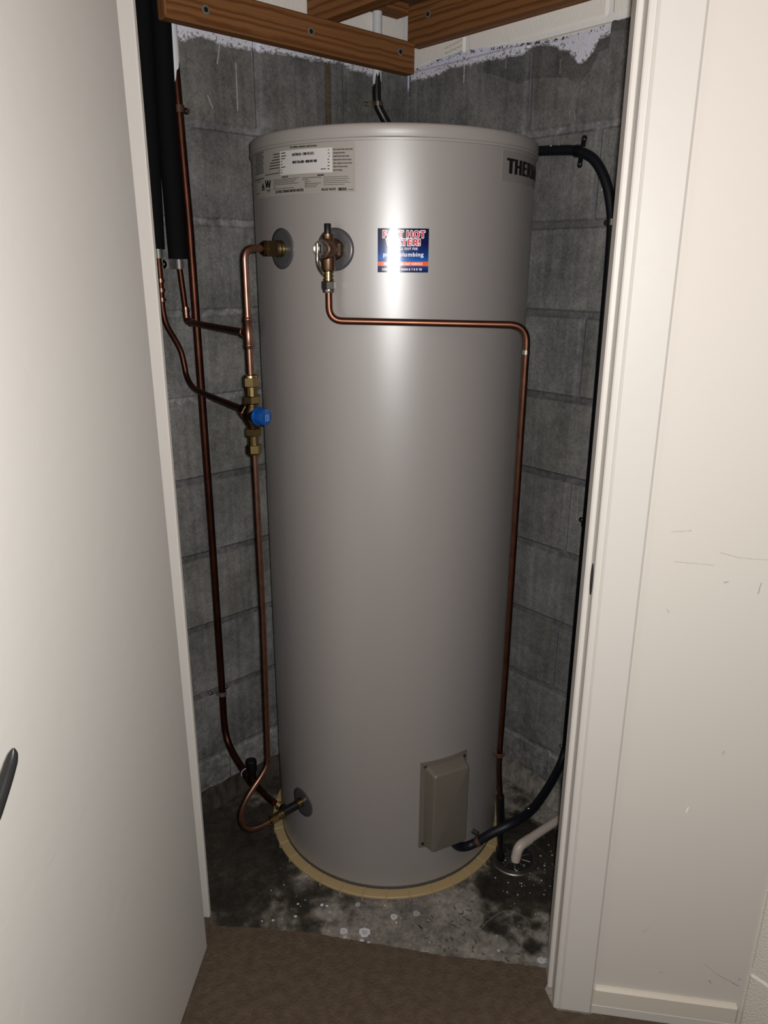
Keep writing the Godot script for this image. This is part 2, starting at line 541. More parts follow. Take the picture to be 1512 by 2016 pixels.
func floor_map() -> ImageTexture:
	var w := 1024
	var nl := noise_bytes(w, w, 81, 0.008)
	var nm := noise_bytes(w, w, 82, 0.03)
	var nf := noise_bytes(w, w, 83, 0.2, FastNoiseLite.TYPE_VALUE, 2)
	var nc := noise_bytes(w, w, 84, 0.03, FastNoiseLite.TYPE_CELLULAR, 1)
	var d := PackedByteArray()
	d.resize(w * w * 3)
	var k := 0
	var q := 0
	for j in w:
		var z := (j + 0.5) / w * 1.2
		for i in w:
			var x := (i + 0.5) / w * 1.2
			var b := nm[q]
			# damp, dirty slab: pale dusty bands in front, dark round the waste and along the walls
			var wob := (nl[q] - 128) * 0.0009 + (b - 128) * 0.0004
			var wet := clampf(1.0 - (Vector2(x - 0.75, z - 0.26).length() + wob - 0.10) / 0.10, 0.0, 1.0)
			wet = maxf(wet, clampf(1.0 - (Vector2(x - 0.85, z - 0.33).length() + wob - 0.06) / 0.07, 0.0, 1.0) * 0.85)
			wet = maxf(wet, clampf(1.0 - (Vector2((x - 0.30) * 0.7, z - 0.83).length() + wob - 0.10) / 0.12, 0.0, 1.0) * 0.85)
			wet = maxf(wet, clampf(1.0 - (Vector2(x - 0.46, z - 0.79).length() + wob - 0.03) / 0.04, 0.0, 1.0) * 0.55)
			wet = maxf(wet, clampf(1.0 - (Vector2(x - 0.2, z - 0.78).length() + wob - 0.16) / 0.10, 0.0, 1.0) * 0.9)
			wet = maxf(wet, clampf(1.0 - (x + wob - 0.14) / 0.1, 0.0, 1.0) * 0.8)
			var v := 112.0 + (nl[q] - 128) * 0.16 + (b - 128) * 0.16 + (nf[q] - 128) * 0.14
			v *= 1.0 - 0.62 * wet
			if nc[q] < 14 and b > 146 and nl[q] > 120 and x > 0.55:
				v *= 0.66
			d[k] = clampi(int(v * 1.03), 0, 255)
			d[k + 1] = clampi(int(v * (0.985 - 0.04 * wet)), 0, 255)
			d[k + 2] = clampi(int(v * (0.925 - 0.09 * wet)), 0, 255)
			k += 3
			q += 1
	var rng := RandomNumberGenerator.new()
	rng.seed = 5
	# drops of paint: x, z, radius, lightness
	var spots := [[0.605, 0.742, 0.0085, 196], [0.639, 0.709, 0.0125, 205], [0.652, 0.729, 0.005, 190], [0.652, 0.631, 0.008, 200], [0.680, 0.586, 0.008, 165], [0.570, 0.671, 0.006, 170], [0.544, 0.733, 0.0045, 150], [0.947, 0.470, 0.008, 190], [0.955, 0.462, 0.006, 185], [0.62, 0.75, 0.004, 175], [0.665, 0.72, 0.004, 180], [0.50, 0.80, 0.0035, 215], [0.475, 0.775, 0.003, 215], [0.515, 0.735, 0.004, 220], [0.525, 0.728, 0.003, 215], [0.475, 0.845, 0.003, 210], [0.46, 0.865, 0.002, 215], [0.40, 0.80, 0.002, 200], [0.42, 0.71, 0.002, 200], [0.83, 0.60, 0.003, 190], [0.87, 0.52, 0.003, 190]]
	for i in 70:
		spots.append([rng.randf_range(0.35, 1.0), rng.randf_range(0.3, 0.95), rng.randf_range(0.0008, 0.0018), rng.randi_range(140, 225)])
	for s in spots:
		var rp: float = s[2] / 1.2 * w
		var cx: float = s[0] / 1.2 * w
		var cz: float = s[1] / 1.2 * w
		var ph := rng.randf() * TAU
		for jz in range(int(cz - rp * 1.5) - 1, int(cz + rp * 1.5) + 2):
			for ix in range(int(cx - rp * 1.5) - 1, int(cx + rp * 1.5) + 2):
				var dv := Vector2(ix - cx, jz - cz)
				var rr := rp * (1.0 + 0.07 * sin(dv.angle() * 3.0 + ph) + 0.05 * sin(dv.angle() * 7.0 + ph))
				if dv.length() <= rr and ix >= 0 and jz >= 0 and ix < w and jz < w:
					var at := (jz * w + ix) * 3
					var rim := 0.62 if dv.length() < rr * 0.55 and rp > 5.0 else 0.85
					for c in 3:
						d[at + c] = int(lerpf(d[at + c], s[3] + (6 if c == 2 else 0), rim))
	for i in 46:   # dark scuffs
		var cx := rng.randf_range(0.70, 0.90)
		var cz := rng.randf_range(0.44, 0.62)
		var dv := Vector2(rng.randf_range(-1, 1), rng.randf_range(-0.4, 0.4)).normalized()
		for t in rng.randi_range(3, 12):
			for o in 3:
				var ix := int(cx / 1.2 * w + dv.x * t - dv.y * o)
				var jz := int(cz / 1.2 * w + dv.y * t + dv.x * o)
				var at := (clampi(jz, 0, w - 1) * w + clampi(ix, 0, w - 1)) * 3
				for c in 3:
					d[at + c] = int(d[at + c] * 0.62)
	return tex(w, w, d)

func wood_map(sd: int) -> ImageTexture:
	var w := 1024
	var h := 192
	var n1 := streak_bytes(h, w, sd, 0.02, 40)
	var n2 := streak_bytes(h, w, sd + 1, 0.22, 60)
	var n3 := noise_bytes(w, h, sd + 2, 0.01)
	var d := PackedByteArray()
	d.resize(w * h * 3)
	var k := 0
	for j in h:
		for i in w:
			var warp := n1[i * h + j] / 255.0
			var ring := 0.5 + 0.5 * sin(j * 0.42 + warp * 6.0 + n3[j * w + i] * 0.010)
			ring = pow(ring, 2.2)
			var fine := (n2[i * h + j] - 128) / 255.0
			var t := clampf(ring * 0.75 + fine * 0.5 + 0.1, 0.0, 1.0)
			d[k] = int(lerpf(172, 122, t))
			d[k + 1] = int(lerpf(124, 80, t))
			d[k + 2] = int(lerpf(80, 46, t))
			k += 3
	return tex(w, h, d)

func stroke(im: Image, a: Vector2, b: Vector2, width: float, col: Color, rng: RandomNumberGenerator) -> void:
	var n := int(a.distance_to(b)) + 1
	for i in n:
		var p := a.lerp(b, float(i) / n) + Vector2(rng.randf_range(-0.4, 0.4), rng.randf_range(-0.4, 0.4))
		for k in int(ceil(width)):
			var q := Vector2i(p) + Vector2i(k % 2, k / 2)
			if q.x >= 0 and q.y >= 0 and q.x < im.get_width() and q.y < im.get_height():
				im.set_pixelv(q, im.get_pixelv(q).lerp(col, rng.randf_range(0.35, 0.9)))

# painted sheet of the front wall with the knocks it has taken; s 0.5..0.82, y 0..2.1
func panel_map() -> ImageTexture:
	var w := 384
	var h := 2048
	var im := Image.create(w, h, false, Image.FORMAT_RGB8)
	im.fill(Color8(203, 197, 189))
	var rng := RandomNumberGenerator.new()
	rng.seed = 9
	var dark := Color8(152, 143, 134)
	for s in [[0.721, 0.161, 0.747, 0.14, 1.0], [0.747, 0.14, 0.776, 0.125, 2.0], [0.776, 0.125, 0.79, 0.118, 3.0], [0.733, 0.123, 0.739, 0.117, 4.0], [0.641, 0.127, 0.648, 0.127, 2.0], [0.786, 0.137, 0.79, 0.134, 4.0], [0.699, 0.954, 0.697, 0.934, 3.0], [0.631, 1.001, 0.66, 0.994, 1.0], [0.66, 0.994, 0.703, 0.993, 1.0], [0.565, 0.981, 0.626, 0.979, 1.0], [0.563, 0.897, 0.567, 0.891, 2.0], [0.686, 0.632, 0.689, 0.64, 2.0], [0.644, 0.951, 0.65, 0.953, 3.0], [0.554, 1.031, 0.584, 1.035, 1.0], [0.60, 0.22, 0.612, 0.235, 1.0]]:
		stroke(im, Vector2((s[0] - 0.5) / 0.32 * w, (1.0 - s[1] / 2.1) * h), Vector2((s[2] - 0.5) / 0.32 * w, (1.0 - s[3] / 2.1) * h), s[4], dark, rng)
	stroke(im, Vector2((0.645 - 0.5) / 0.32 * w, (1.0 - 0.516 / 2.1) * h), Vector2((0.642 - 0.5) / 0.32 * w, (1.0 - 0.504 / 2.1) * h), 4.0, Color8(250, 248, 240), rng)
	return ImageTexture.create_from_image(im)

func make_materials() -> void:
	font_bold = SystemFont.new()
	font_bold.font_names = PackedStringArray(["Droid Sans"])
	font_bold.font_weight = 700
	font_reg = SystemFont.new()
	font_reg.font_names = PackedStringArray(["Droid Sans"])

	var grain := grey_tex(512, 512, noise_bytes(512, 512, 3, 0.12, FastNoiseLite.TYPE_SIMPLEX_SMOOTH, 5))
	var grit := grey_tex(1024, 1024, noise_bytes(1024, 1024, 4, 0.18, FastNoiseLite.TYPE_SIMPLEX_SMOOTH, 4))
	for side in [true, false]:
		var m := mat("bare block left" if side else "bare block right", Color.WHITE, 0.92, 0.0, 0.25)
		m.albedo_texture = wall_map(side)
		m.vertex_color_use_as_albedo = true
		m.texture_repeat = true
		m.heightmap_enabled = true
		m.heightmap_texture = grit
		m.heightmap_scale = 0.06
	var fl := mat("slab", Color.WHITE, 0.85, 0.0, 0.3)
	fl.albedo_texture = floor_map()
	fl.heightmap_enabled = true
	fl.heightmap_texture = fl.albedo_texture
	fl.heightmap_scale = 0.12
	var ca := mat("carpet", Color.WHITE, 1.0, 0.0, 0.1)
	tri_tex(ca, ramp_tex(512, 21, 0.03, Color8(76, 65, 55), Color8(95, 82, 69), 5), 2.2)
	ca.heightmap_enabled = true
	ca.heightmap_texture = ramp_tex(512, 22, 0.12, Color.BLACK, Color.WHITE, 3)
	ca.heightmap_scale = 0.16
	for i in 2:
		var wd := mat("pine %d" % i, Color(0.82, 0.78, 0.75), 0.75, 0.0, 0.3)
		wd.albedo_texture = wood_map(60 + i * 7)
		wd.uv1_scale = Vector3(0.72, 5.0, 1)
		wd.uv1_offset = Vector3(0.5, 0.5, 0)
		wd.heightmap_enabled = true
		wd.heightmap_texture = wd.albedo_texture
		wd.heightmap_scale = 0.03
	mat("plywood", Color(0.42, 0.29, 0.19), 0.9)
	var rough_paint := grey_tex(512, 512, noise_bytes(512, 512, 31, 0.03, FastNoiseLite.TYPE_SIMPLEX_SMOOTH, 4))
	var dp := mat("door paint", Color8(196, 193, 188), 0.42, 0.0, 0.4)
	var tp := mat("trim paint", Color(0.79, 0.77, 0.745), 0.38, 0.0, 0.45)
	var pp := mat("panel paint", Color.WHITE, 0.5, 0.0, 0.35)
	pp.albedo_texture = panel_map()
	var bp := mat("painted block", Color(0.80, 0.775, 0.735), 0.55, 0.0, 0.35)
	mat("skirting paint", Color(0.81, 0.775, 0.725), 0.4, 0.0, 0.4)
	for m in [dp, tp, bp]:
		m.uv1_triplanar = true
		m.uv1_world_triplanar = true
		m.uv1_scale = Vector3.ONE * (3.0 if m == bp else 1.4)
		m.heightmap_enabled = true
		m.heightmap_texture = grain if m == bp else rough_paint
		m.heightmap_scale = 0.12 if m == bp else 0.03
	# the heater
	mat("jacket", Color(0.531, 0.509, 0.500), 0.42, 0.0, 0.72)
	M["jacket"].clearcoat_enabled = true
	M["jacket"].clearcoat = 1.0
	M["jacket"].clearcoat_roughness = 0.37
	mat("lid plastic", Color(0.540, 0.518, 0.504), 0.42, 0.0, 0.6)
	mat("pan", Color(0.266, 0.257, 0.248), 0.6)
	mat("cover plastic", Color(0.385, 0.36, 0.328), 0.38, 0.0, 0.45)
	mat("base plastic", Color(0.611, 0.531, 0.381), 0.55)
	mat("collar rubber", Color(0.25, 0.247, 0.255), 0.32, 0.0, 0.5)
	mat("label film", Color(0.55, 0.53, 0.505), 0.45)
	mat("label white", Color(0.708, 0.695, 0.690), 0.45)
	mat("label clear", Color(0.475, 0.455, 0.443), 0.4)
	mat("ink", Color(0.05, 0.045, 0.045), 0.6)
	var st := mat("sticker", Color.WHITE, 0.17, 0.0, 0.5)
	var g := Gradient.new()
	g.offsets = PackedFloat32Array([0.0, 0.3, 0.55, 0.72, 0.9, 1.0])
	g.colors = PackedColorArray([Color8(16, 16, 44), Color8(14, 24, 66), Color8(22, 52, 116), Color8(34, 96, 176), Color8(22, 38, 92), Color8(18, 26, 70)])
	var gt := GradientTexture2D.new()
	gt.gradient = g
	gt.width = 64
	gt.height = 128
	gt.fill_from = Vector2(0.55, 0)
	gt.fill_to = Vector2(0.45, 1)
	st.albedo_texture = gt
	mat("sticker orange", Color8(226, 98, 40), 0.2)
	mat("sticker red", Color8(200, 32, 58), 0.2)
	mat("sticker white", Color8(236, 236, 240), 0.2)
	# pipework
	var cop := mat("copper", Color.WHITE, 0.34, 1.0)
	tri_tex(cop, ramp_tex(256, 41, 0.02, Color(0.48, 0.34, 0.285), Color(0.60, 0.45, 0.39)), 5.0)
	var dul := mat("dull copper", Color.WHITE, 0.42, 0.9)
	tri_tex(dul, ramp_tex(256, 42, 0.015, Color(0.23, 0.125, 0.09), Color(0.36, 0.215, 0.16)), 3.0)
	var tar := mat("tarnished copper", Color.WHITE, 0.38, 1.0)
	tri_tex(tar, ramp_tex(256, 43, 0.018, Color(0.35, 0.225, 0.175), Color(0.48, 0.335, 0.27)), 4.0)
	mat("brass", Color(0.56, 0.485, 0.33), 0.3, 1.0)
	mat("dark brass", Color(0.36, 0.29, 0.20), 0.36, 1.0)
	mat("bronze", Color(0.45, 0.35, 0.28), 0.38, 1.0)
	mat("nickel", Color(0.62, 0.60, 0.57), 0.28, 1.0)
	mat("galvanised", Color(0.52, 0.51, 0.50), 0.5, 0.7)
	mat("rusty clip", Color(0.34, 0.24, 0.20), 0.6, 0.5)
	mat("black foam", Color(0.049, 0.050, 0.058), 0.85, 0.0, 0.25)
	mat("black plastic", Color(0.035, 0.035, 0.04), 0.4)
	mat("conduit", Color(0.062, 0.071, 0.097), 0.5, 0.0, 0.4)
	mat("pipe paint", Color(0.86, 0.86, 0.87), 0.6)
	mat("tag white", Color(0.75, 0.74, 0.72), 0.6)
	mat("blue cap", Color(0.01, 0.24, 0.50), 0.3, 0.0, 0.5)
	mat("cap print", Color(0.45, 0.62, 0.82), 0.5)
	mat("pvc", Color(0.70, 0.655, 0.62), 0.45)
	mat("waste metal", Color(0.45, 0.43, 0.41), 0.4, 0.9)
	mat("dark hole", Color(0.02, 0.018, 0.018), 0.9)
	mat("handle metal", Color(0.142, 0.146, 0.146), 0.38, 0.5)
	mat("steel screw", Color(0.45, 0.44, 0.43), 0.35, 0.9)
	mat("fluff", Color(0.45, 0.42, 0.38), 0.9)
	mat("pale fleck", Color(0.78, 0.76, 0.73), 0.8)

# ------------------------------------------------------------------ the setting
func bonded_wall(root: MeshInstance3D, left: bool, mt: Material, joints: Callable, last: float) -> void:
	var rng := RandomNumberGenerator.new()
	rng.seed = 17 if left else 23
	var uvf := func(p: Vector3) -> Vector2: return Vector2((p.z if left else p.x) / MX, 1.0 - p.y / MY)
	var y0 := -0.082
	var row := 0
	while y0 < 2.2:
		var cuts: Array = joints.call(row)
		for i in cuts.size() - 1:
			var a: float = cuts[i] + 0.0055
			var b: float = cuts[i + 1] - 0.0055
			if a > last:
				continue
			var m := mk()
			m.uvf = uvf
			var tint := rng.randf_range(0.86, 1.10)
			m.col = Color(tint, tint * rng.randf_range(0.985, 1.0), tint * rng.randf_range(0.96, 1.0))
			if y0 > 1.85:
				m.col = Color.WHITE
			var lo := Vector3(-0.03, maxf(y0 + 0.0055, 0.0), a)
			var hi := Vector3(rng.randf_range(-0.001, 0.0006), y0 + 0.1945, b)
			if not left:
				lo = Vector3(a, lo.y, -0.03)
				hi = Vector3(b, hi.y, rng.randf_range(-0.001, 0.0006))
			box_at(m, lo, hi, 0.0055)
			part("block", m, mt, root)
		y0 += 0.2
		row += 1

func build_setting() -> void:
	# slab
	var m := mk()
	m.uvf = func(p: Vector3) -> Vector2: return Vector2(p.x / 1.2, p.z / 1.2)
	box_at(m, Vector3(-0.19, -0.1, -0.19), Vector3(3.4, 0.0, 3.4), 0.001)
	struct("floor", m, M["slab"], "bare stained concrete slab under the water heater")
	var fl := get_node("floor")
	# mortar splayed along the feet of the walls
	m = mk()
	m.uvf = func(p: Vector3) -> Vector2: return Vector2((p.x + p.y) / 1.2, (p.z + p.y) / 1.2)
	var rng := RandomNumberGenerator.new()
	rng.seed = 3
	for side in 2:
		var prev := []
		for i in 61:
			var h := i / 60.0 * (1.2 if side == 0 else 1.15)
			var wdt := 0.058 + rng.randf_range(-0.006, 0.006)
			var hgt := 0.022 + rng.randf_range(-0.004, 0.004)
			var a := Vector3(0.0, hgt, h) if side == 0 else Vector3(h, hgt, 0.0)
			var c := Vector3(wdt * 0.5, hgt * 0.62, h) if side == 0 else Vector3(h, hgt * 0.62, wdt * 0.5)
			var b := Vector3(wdt, 0.0, h) if side == 0 else Vector3(h, 0.0, wdt)
			if prev:
				var nn := Vector3(0.5, 0.86, 0) if side == 0 else Vector3(0, 0.86, 0.5)
				m.quad(prev[0], a, c, prev[1], nn)
				m.quad(prev[1], c, b, prev[2], nn)
			prev = [a, c, b]
	part("mortar_fillet", m, M["slab"], fl)

	# the two block walls
	m = mk()
	m.uvf = func(p: Vector3) -> Vector2: return Vector2(p.z / MX, 1.0 - p.y / MY)
	m.col = Color(0.94, 0.95, 1.0)
	box_at(m, Vector3(-0.19, -0.1, -0.19), Vector3(-0.0060, 2.6, 1.6), 0.0005)
	var wl := struct("wall_left", m, M["bare block left"], "grey concrete block wall on the left with white paint along its top")
	bonded_wall(wl, true, M["bare block left"], func(row: int) -> Array:
		if row == 9: return [0.012, 0.2175, 0.4765, 0.8765, 1.2765]
		return [0.012, 0.26, 0.66, 1.06, 1.46] if row % 2 == 0 else [0.012, 0.41, 0.81, 1.21], 1.2)
	m = mk()
	m.uvf = func(p: Vector3) -> Vector2: return Vector2(p.x / MX, 1.0 - p.y / MY)
	m.col = Color(0.94, 0.95, 1.0)
	box_at(m, Vector3(-0.0060, -0.1, -0.19), Vector3(1.45, 2.6, -0.0060), 0.0005)
	var wr := struct("wall_right", m, M["bare block right"], "grey concrete block wall on the right with ragged white paint edge")
	bonded_wall(wr, false, M["bare block right"], func(row: int) -> Array:
		return [0.0, 0.2, 0.6, 1.0, 1.4] if row % 2 == 0 else [0.0, 0.4, 0.8, 1.2], 1.2)

	# roof of the cupboard and of the passage
	m = mk()
	box_at(m, Vector3(-0.19, 2.052, -0.19), Vector3(1.9, 2.075, 1.9), 0.001)
	struct("ceiling", m, M["plywood"], "dark timber sheeting laid over the joists")

	# front wall: sheeted panel right of the door, a return behind the door, and over the head
	m = mk()
	m.uvf = func(p: Vector3) -> Vector2: return Vector2((p.dot(U) - 0.5) / 0.32, 1.0 - p.y / 2.1)
	sbox(m, 0.500, 0.806, 0.975, 1.07, 0.0, 2.6, 0.0, 0.001)
	struct("wall_front", m, M["panel paint"], "cream painted wall sheet right of the doorway")
	m = mk()
	sbox(m, -0.80, -0.370, 0.975, 1.07, 0.0, 2.6, 0.0, 0.001)
	sbox(m, -0.370, 0.50, 0.975, 1.07, 2.10, 2.6, 0.0, 0.001)
	struct("wall_front", m, M["trim paint"], "cream painted wall left of and over the doorway")
	# painted block wall of the passage
	m = mk()
	box_at(m, Vector3(1.293, 0.0, 0.125), Vector3(3.4, 2.6, 0.313), 0.001)
	var wp := struct("wall_passage", m, M["painted block"], "cream painted block wall at the far right")
	for row in 12:
		for c in 3:
			var a: float = 1.302 + c * 0.4 - (0.2 if row % 2 and c > 0 else 0.0)
			var b: float = 1.302 + (c + 1) * 0.4 - (0.2 if row % 2 else 0.0)
			var mm := mk()
			box_at(mm, Vector3(a, maxf(0.001, row * 0.2 - 0.036 + 0.006), 0.29), Vector3(b - 0.01, row * 0.2 + 0.164 - 0.006, 0.317), 0.004)
			part("block", mm, M["painted block"], wp)

	# door frame
	var K := -0.0066
	m = mk()
	sbox(m, 0.449, 0.474, 0.962, 1.0745, 0.0, 2.06, K, 0.002)
	var tr := struct("trim_1", m, M["trim paint"], "cream painted door jamb right of the heater")
	m = mk()
	sbox(m, 0.4395, 0.4505, 0.985, 1.034, 0.004, 2.06, K, 0.0025)
	part("door_stop", m, M["trim paint"], tr)
	m = mk()
	sbox(m, 0.4485, 0.4492, 1.0345, 1.070, 0.885, 0.985, 0.0, 0.0002)
	var sp := part("strike_plate", m, M["trim paint"], tr, "painted strike plate")
	m = mk()
	var ring := []
	for i in 25:
		var a := TAU * i / 24
		ring.append(U * (0.4482 + K * 0.93) + N * (1.050 + 0.013 * cos(a)) + Vector3(0, 0.934 + 0.028 * sin(a), 0))
	for i in 24:
		m.tri(U * (0.4482 + K * 0.93) + N * 1.050 + Vector3(0, 0.934, 0), ring[i], ring[i + 1], -U, -U, -U)
		m.quad(ring[i], ring[i + 1], ring[i + 1] + U * 0.003, ring[i] + U * 0.003, (ring[i] + ring[i + 1] - 2 * (U * 0.4482 + N * 1.05 + Vector3(0, 0.934, 0))).normalized())
	part("latch_hole", m, M["dark hole"], sp, "dark latch hole in the strike plate")
	m = mk()
	sbox(m, 0.459, 0.5225, 1.06, 1.0815, 0.006, 2.12, K, 0.004)
	struct("trim_2", m, M["trim paint"], "flat cream architrave right of the door jamb")
	m = mk()
	sbox(m, -0.372, -0.345, 0.965, 1.0745, 0.0, 2.06, 0.004, 0.002)
	var hj := struct("trim_3", m, M["trim paint"], "cream painted hinge jamb behind the open door")
	m = mk()
	sbox(m, -0.346, -0.3165, 0.964, 0.9755, 0.005, 2.06, 0.004, 0.002)
	part("door_stop", m, M["trim paint"], hj)
	m = mk()
	sbox(m, -0.370, 0.52, 0.965, 1.0745, 2.06, 2.10, 0.0, 0.002)
	struct("trim_4", m, M["trim paint"], "cream painted head of the door frame")
	# skirting: a thin upper board on a set-back foot
	m = mk()
	sbox(m, 0.5215, 0.796, 1.064, 1.0795, 0.027, 0.074, -0.0, 0.005)
	var bb := struct("baseboard_right", m, M["skirting paint"], "low cream skirting board under the wall sheet")
	m = mk()
	sbox(m, 0.5215, 0.796, 1.064, 1.0765, 0.002, 0.0265, 0.0, 0.001)
	part("skirting_foot", m, M["trim paint"], bb)

	# the open door
	build_door()

	# carpet of the passage up to the slab
	var edge := [[0.40, 0.961], [0.49, 0.872], [0.566, 0.803], [0.64, 0.748], [0.712, 0.693], [0.80, 0.627], [0.88, 0.556], [0.961, 0.489], [0.985, 0.470]]
	var pts := PackedVector2Array()
	for i in edge.size() - 1:
		var a := Vector2(edge[i][0], edge[i][1])
		var b := Vector2(edge[i + 1][0], edge[i + 1][1])
		var n := maxi(1, int(a.distance_to(b) / 0.006))
		for k in n:
			pts.append(a.lerp(b, float(k) / n) + Vector2(rng.randf_range(-0.0016, 0.0016), rng.randf_range(-0.0016, 0.0016)))
	for s in [[0.433, 1.036], [0.448, 1.0765], [0.458, 1.083], [0.523, 1.083], [0.5235, 1.078], [0.797, 1.078]]:
		var p: Vector3 = U * s[0] + N * s[1]
		pts.append(Vector2(p.x, p.z))
	pts.append_array(PackedVector2Array([Vector2(1.305, 0.319), Vector2(3.3, 0.319), Vector2(3.3, 3.3), Vector2(0.1, 3.3)]))
	for s in [[-0.80, 1.079], [-0.344, 1.079], [-0.344, 0.979], [-0.318, 0.979]]:
		var p: Vector3 = U * s[0] + N * s[1]
		pts.append(Vector2(p.x, p.z))
	m = mk()
	var idx := Geometry2D.triangulate_polygon(pts)
	var P := func(i: int, y: float) -> Vector3: return Vector3(pts[i].x, y, pts[i].y)
	for i in idx.size() / 3:
		m.tri(P.call(idx[i * 3], 0.007), P.call(idx[i * 3 + 1], 0.007), P.call(idx[i * 3 + 2], 0.007), Vector3.UP, Vector3.UP, Vector3.UP)
	for i in pts.size():
		var j := (i + 1) % pts.size()
		var e := pts[j] - pts[i]
		var nn := Vector3(-e.y, 0.0, e.x).normalized()
		m.quad(P.call(i, 0.0), P.call(j, 0.0), P.call(j, 0.007), P.call(i, 0.007), -nn)
	var c := MeshInstance3D.new()
	c.name = numbered("carpet")
	c.mesh = m.mesh()
	c.material_override = M["carpet"]
	add_child(c)
	tag(c, "worn brown carpet with a frayed cut edge across the doorway", "carpet")

	# roof timbers
	timber("joist", Vector3(0.0465, 1.8865, 0.056), Vector3(0.08, 1.9565, 0.737), 0, "long brown timber beam with three bolt holes along the left wall", [[0.0805, 1.9152, 0.6468], [0.0805, 1.9234, 0.3827], [0.0805, 1.9282, 0.1079]], Vector3.RIGHT)
	timber("joist", Vector3(0.037, 1.9575, 0.0), Vector3(1.30, 2.047, 0.045), 1, "dark brown timber beam fixed flat along the right wall", [[0.112, 2.0138, 0.0455]], Vector3.BACK)
	timber("joist", Vector3(0.002, 1.9575, 0.294), Vector3(0.95, 2.047, 0.336), 1, "dark timber joist resting across the long beam", [], Vector3.BACK)
	timber("joist", Vector3(0.004, 2.022, 0.05), Vector3(0.05, 2.05, 0.290), 0, "short dark timber noggin high in the corner above the conduit", [], Vector3.RIGHT)

func timber(called: String, lo: Vector3, hi: Vector3, kind: int, label: String, holes: Array, face: Vector3) -> void:
	var base := Vector3((lo.x + hi.x) * 0.5, lo.y, (lo.z + hi.z) * 0.5)
	var t := thing(called, label, "timber beam", base, "roof timbers over the heater")
	var m := mk()
	box_at(m, lo, hi, 0.003)
	part("beam", m, M["pine %d" % kind], t)
	for h in holes:
		m = mk()
		solid(m, Vector3(h[0], h[1], h[2]) - face * 0.002, face, [[0.0, 0.0], [0.0048, 0.0], [0.0048, 0.0030], [0.0, 0.0030]], 16)
		part("bolt", m, M["dark hole"], t, "dark bolt head")
		m = mk()
		solid(m, Vector3(h[0], h[1], h[2]) - face * 0.002, face, [[0.0045, 0.0], [0.0045, 0.0026], [0.0072, 0.0026], [0.0088, 0.0021], [0.0088, 0.0]], 20)
		part("bolt_recess", m, M["fluff"], t, "pale bruised ring round the bolt")

func build_door() -> void:
	var DD := Vector3(0.693, 0, 0.721).normalized()
	var ND := Vector3(DD.z, 0, -DD.x)      # towards the doorway
	var D0 := Vector3(0.448, 0.012, 0.998)
	var LEAN := 0.0078
	var root := Node3D.new()
	root.name = numbered("door_1")
	root.position = Vector3(D0.x, 0, D0.z)
	add_child(root)
	root.set_meta("kind", "structure")
	root.set_meta("label", "plain cream door standing open on the left")
	var b := Basis(DD, Vector3.UP + DD * LEAN, -ND)
	var m := mk()
	box(m, Transform3D(b, D0 + DD * 0.38 - ND * 0.0175 + (Vector3.UP + DD * LEAN) * 1.01), Vector3(0.76, 2.02, 0.035), 0.0015)
	part("leaf", m, M["door paint"], root)
	var H := func(a: float, y: float, o: float) -> Vector3: return D0 + DD * a + ND * o + Vector3(0, y - 0.012, 0)
	m = mk()
	solid(m, H.call(0.70, 0.905, 0.0), ND, [[0.0, 0.0], [0.027, 0.0], [0.027, 0.006], [0.024, 0.009], [0.0, 0.009]], 28)
	solid(m, H.call(0.70, 0.905, 0.008), ND, [[0.011, 0.0], [0.010, 0.02], [0.010, 0.042], [0.0, 0.044]], 20)
	var hd := part("handle", m, M["handle metal"], root, "dark grey curved lever handle")
	m = mk()
	tube(m, smooth([H.call(0.705, 0.905, 0.045), H.call(0.675, 0.905, 0.047), H.call(0.648, 0.911, 0.047), H.call(0.628, 0.9225, 0.046), H.call(0.611, 0.934, 0.045), H.call(0.598, 0.943, 0.044), H.call(0.5915, 0.949, 0.0435), H.call(0.5885, 0.9535, 0.043)], 5),
		lerp_list([0.0078, 0.0078, 0.0078, 0.0076, 0.0074, 0.0068, 0.0050, 0.0008], 5), 20, 0.62)
	part("lever", m, M["handle metal"], hd)

func lerp_list(a: Array, per: int) -> Array:
	var out := []
	for i in a.size() - 1:
		for k in per:
			out.append(lerpf(a[i], a[i + 1], float(k) / per))
	out.append(a[-1])
	return out

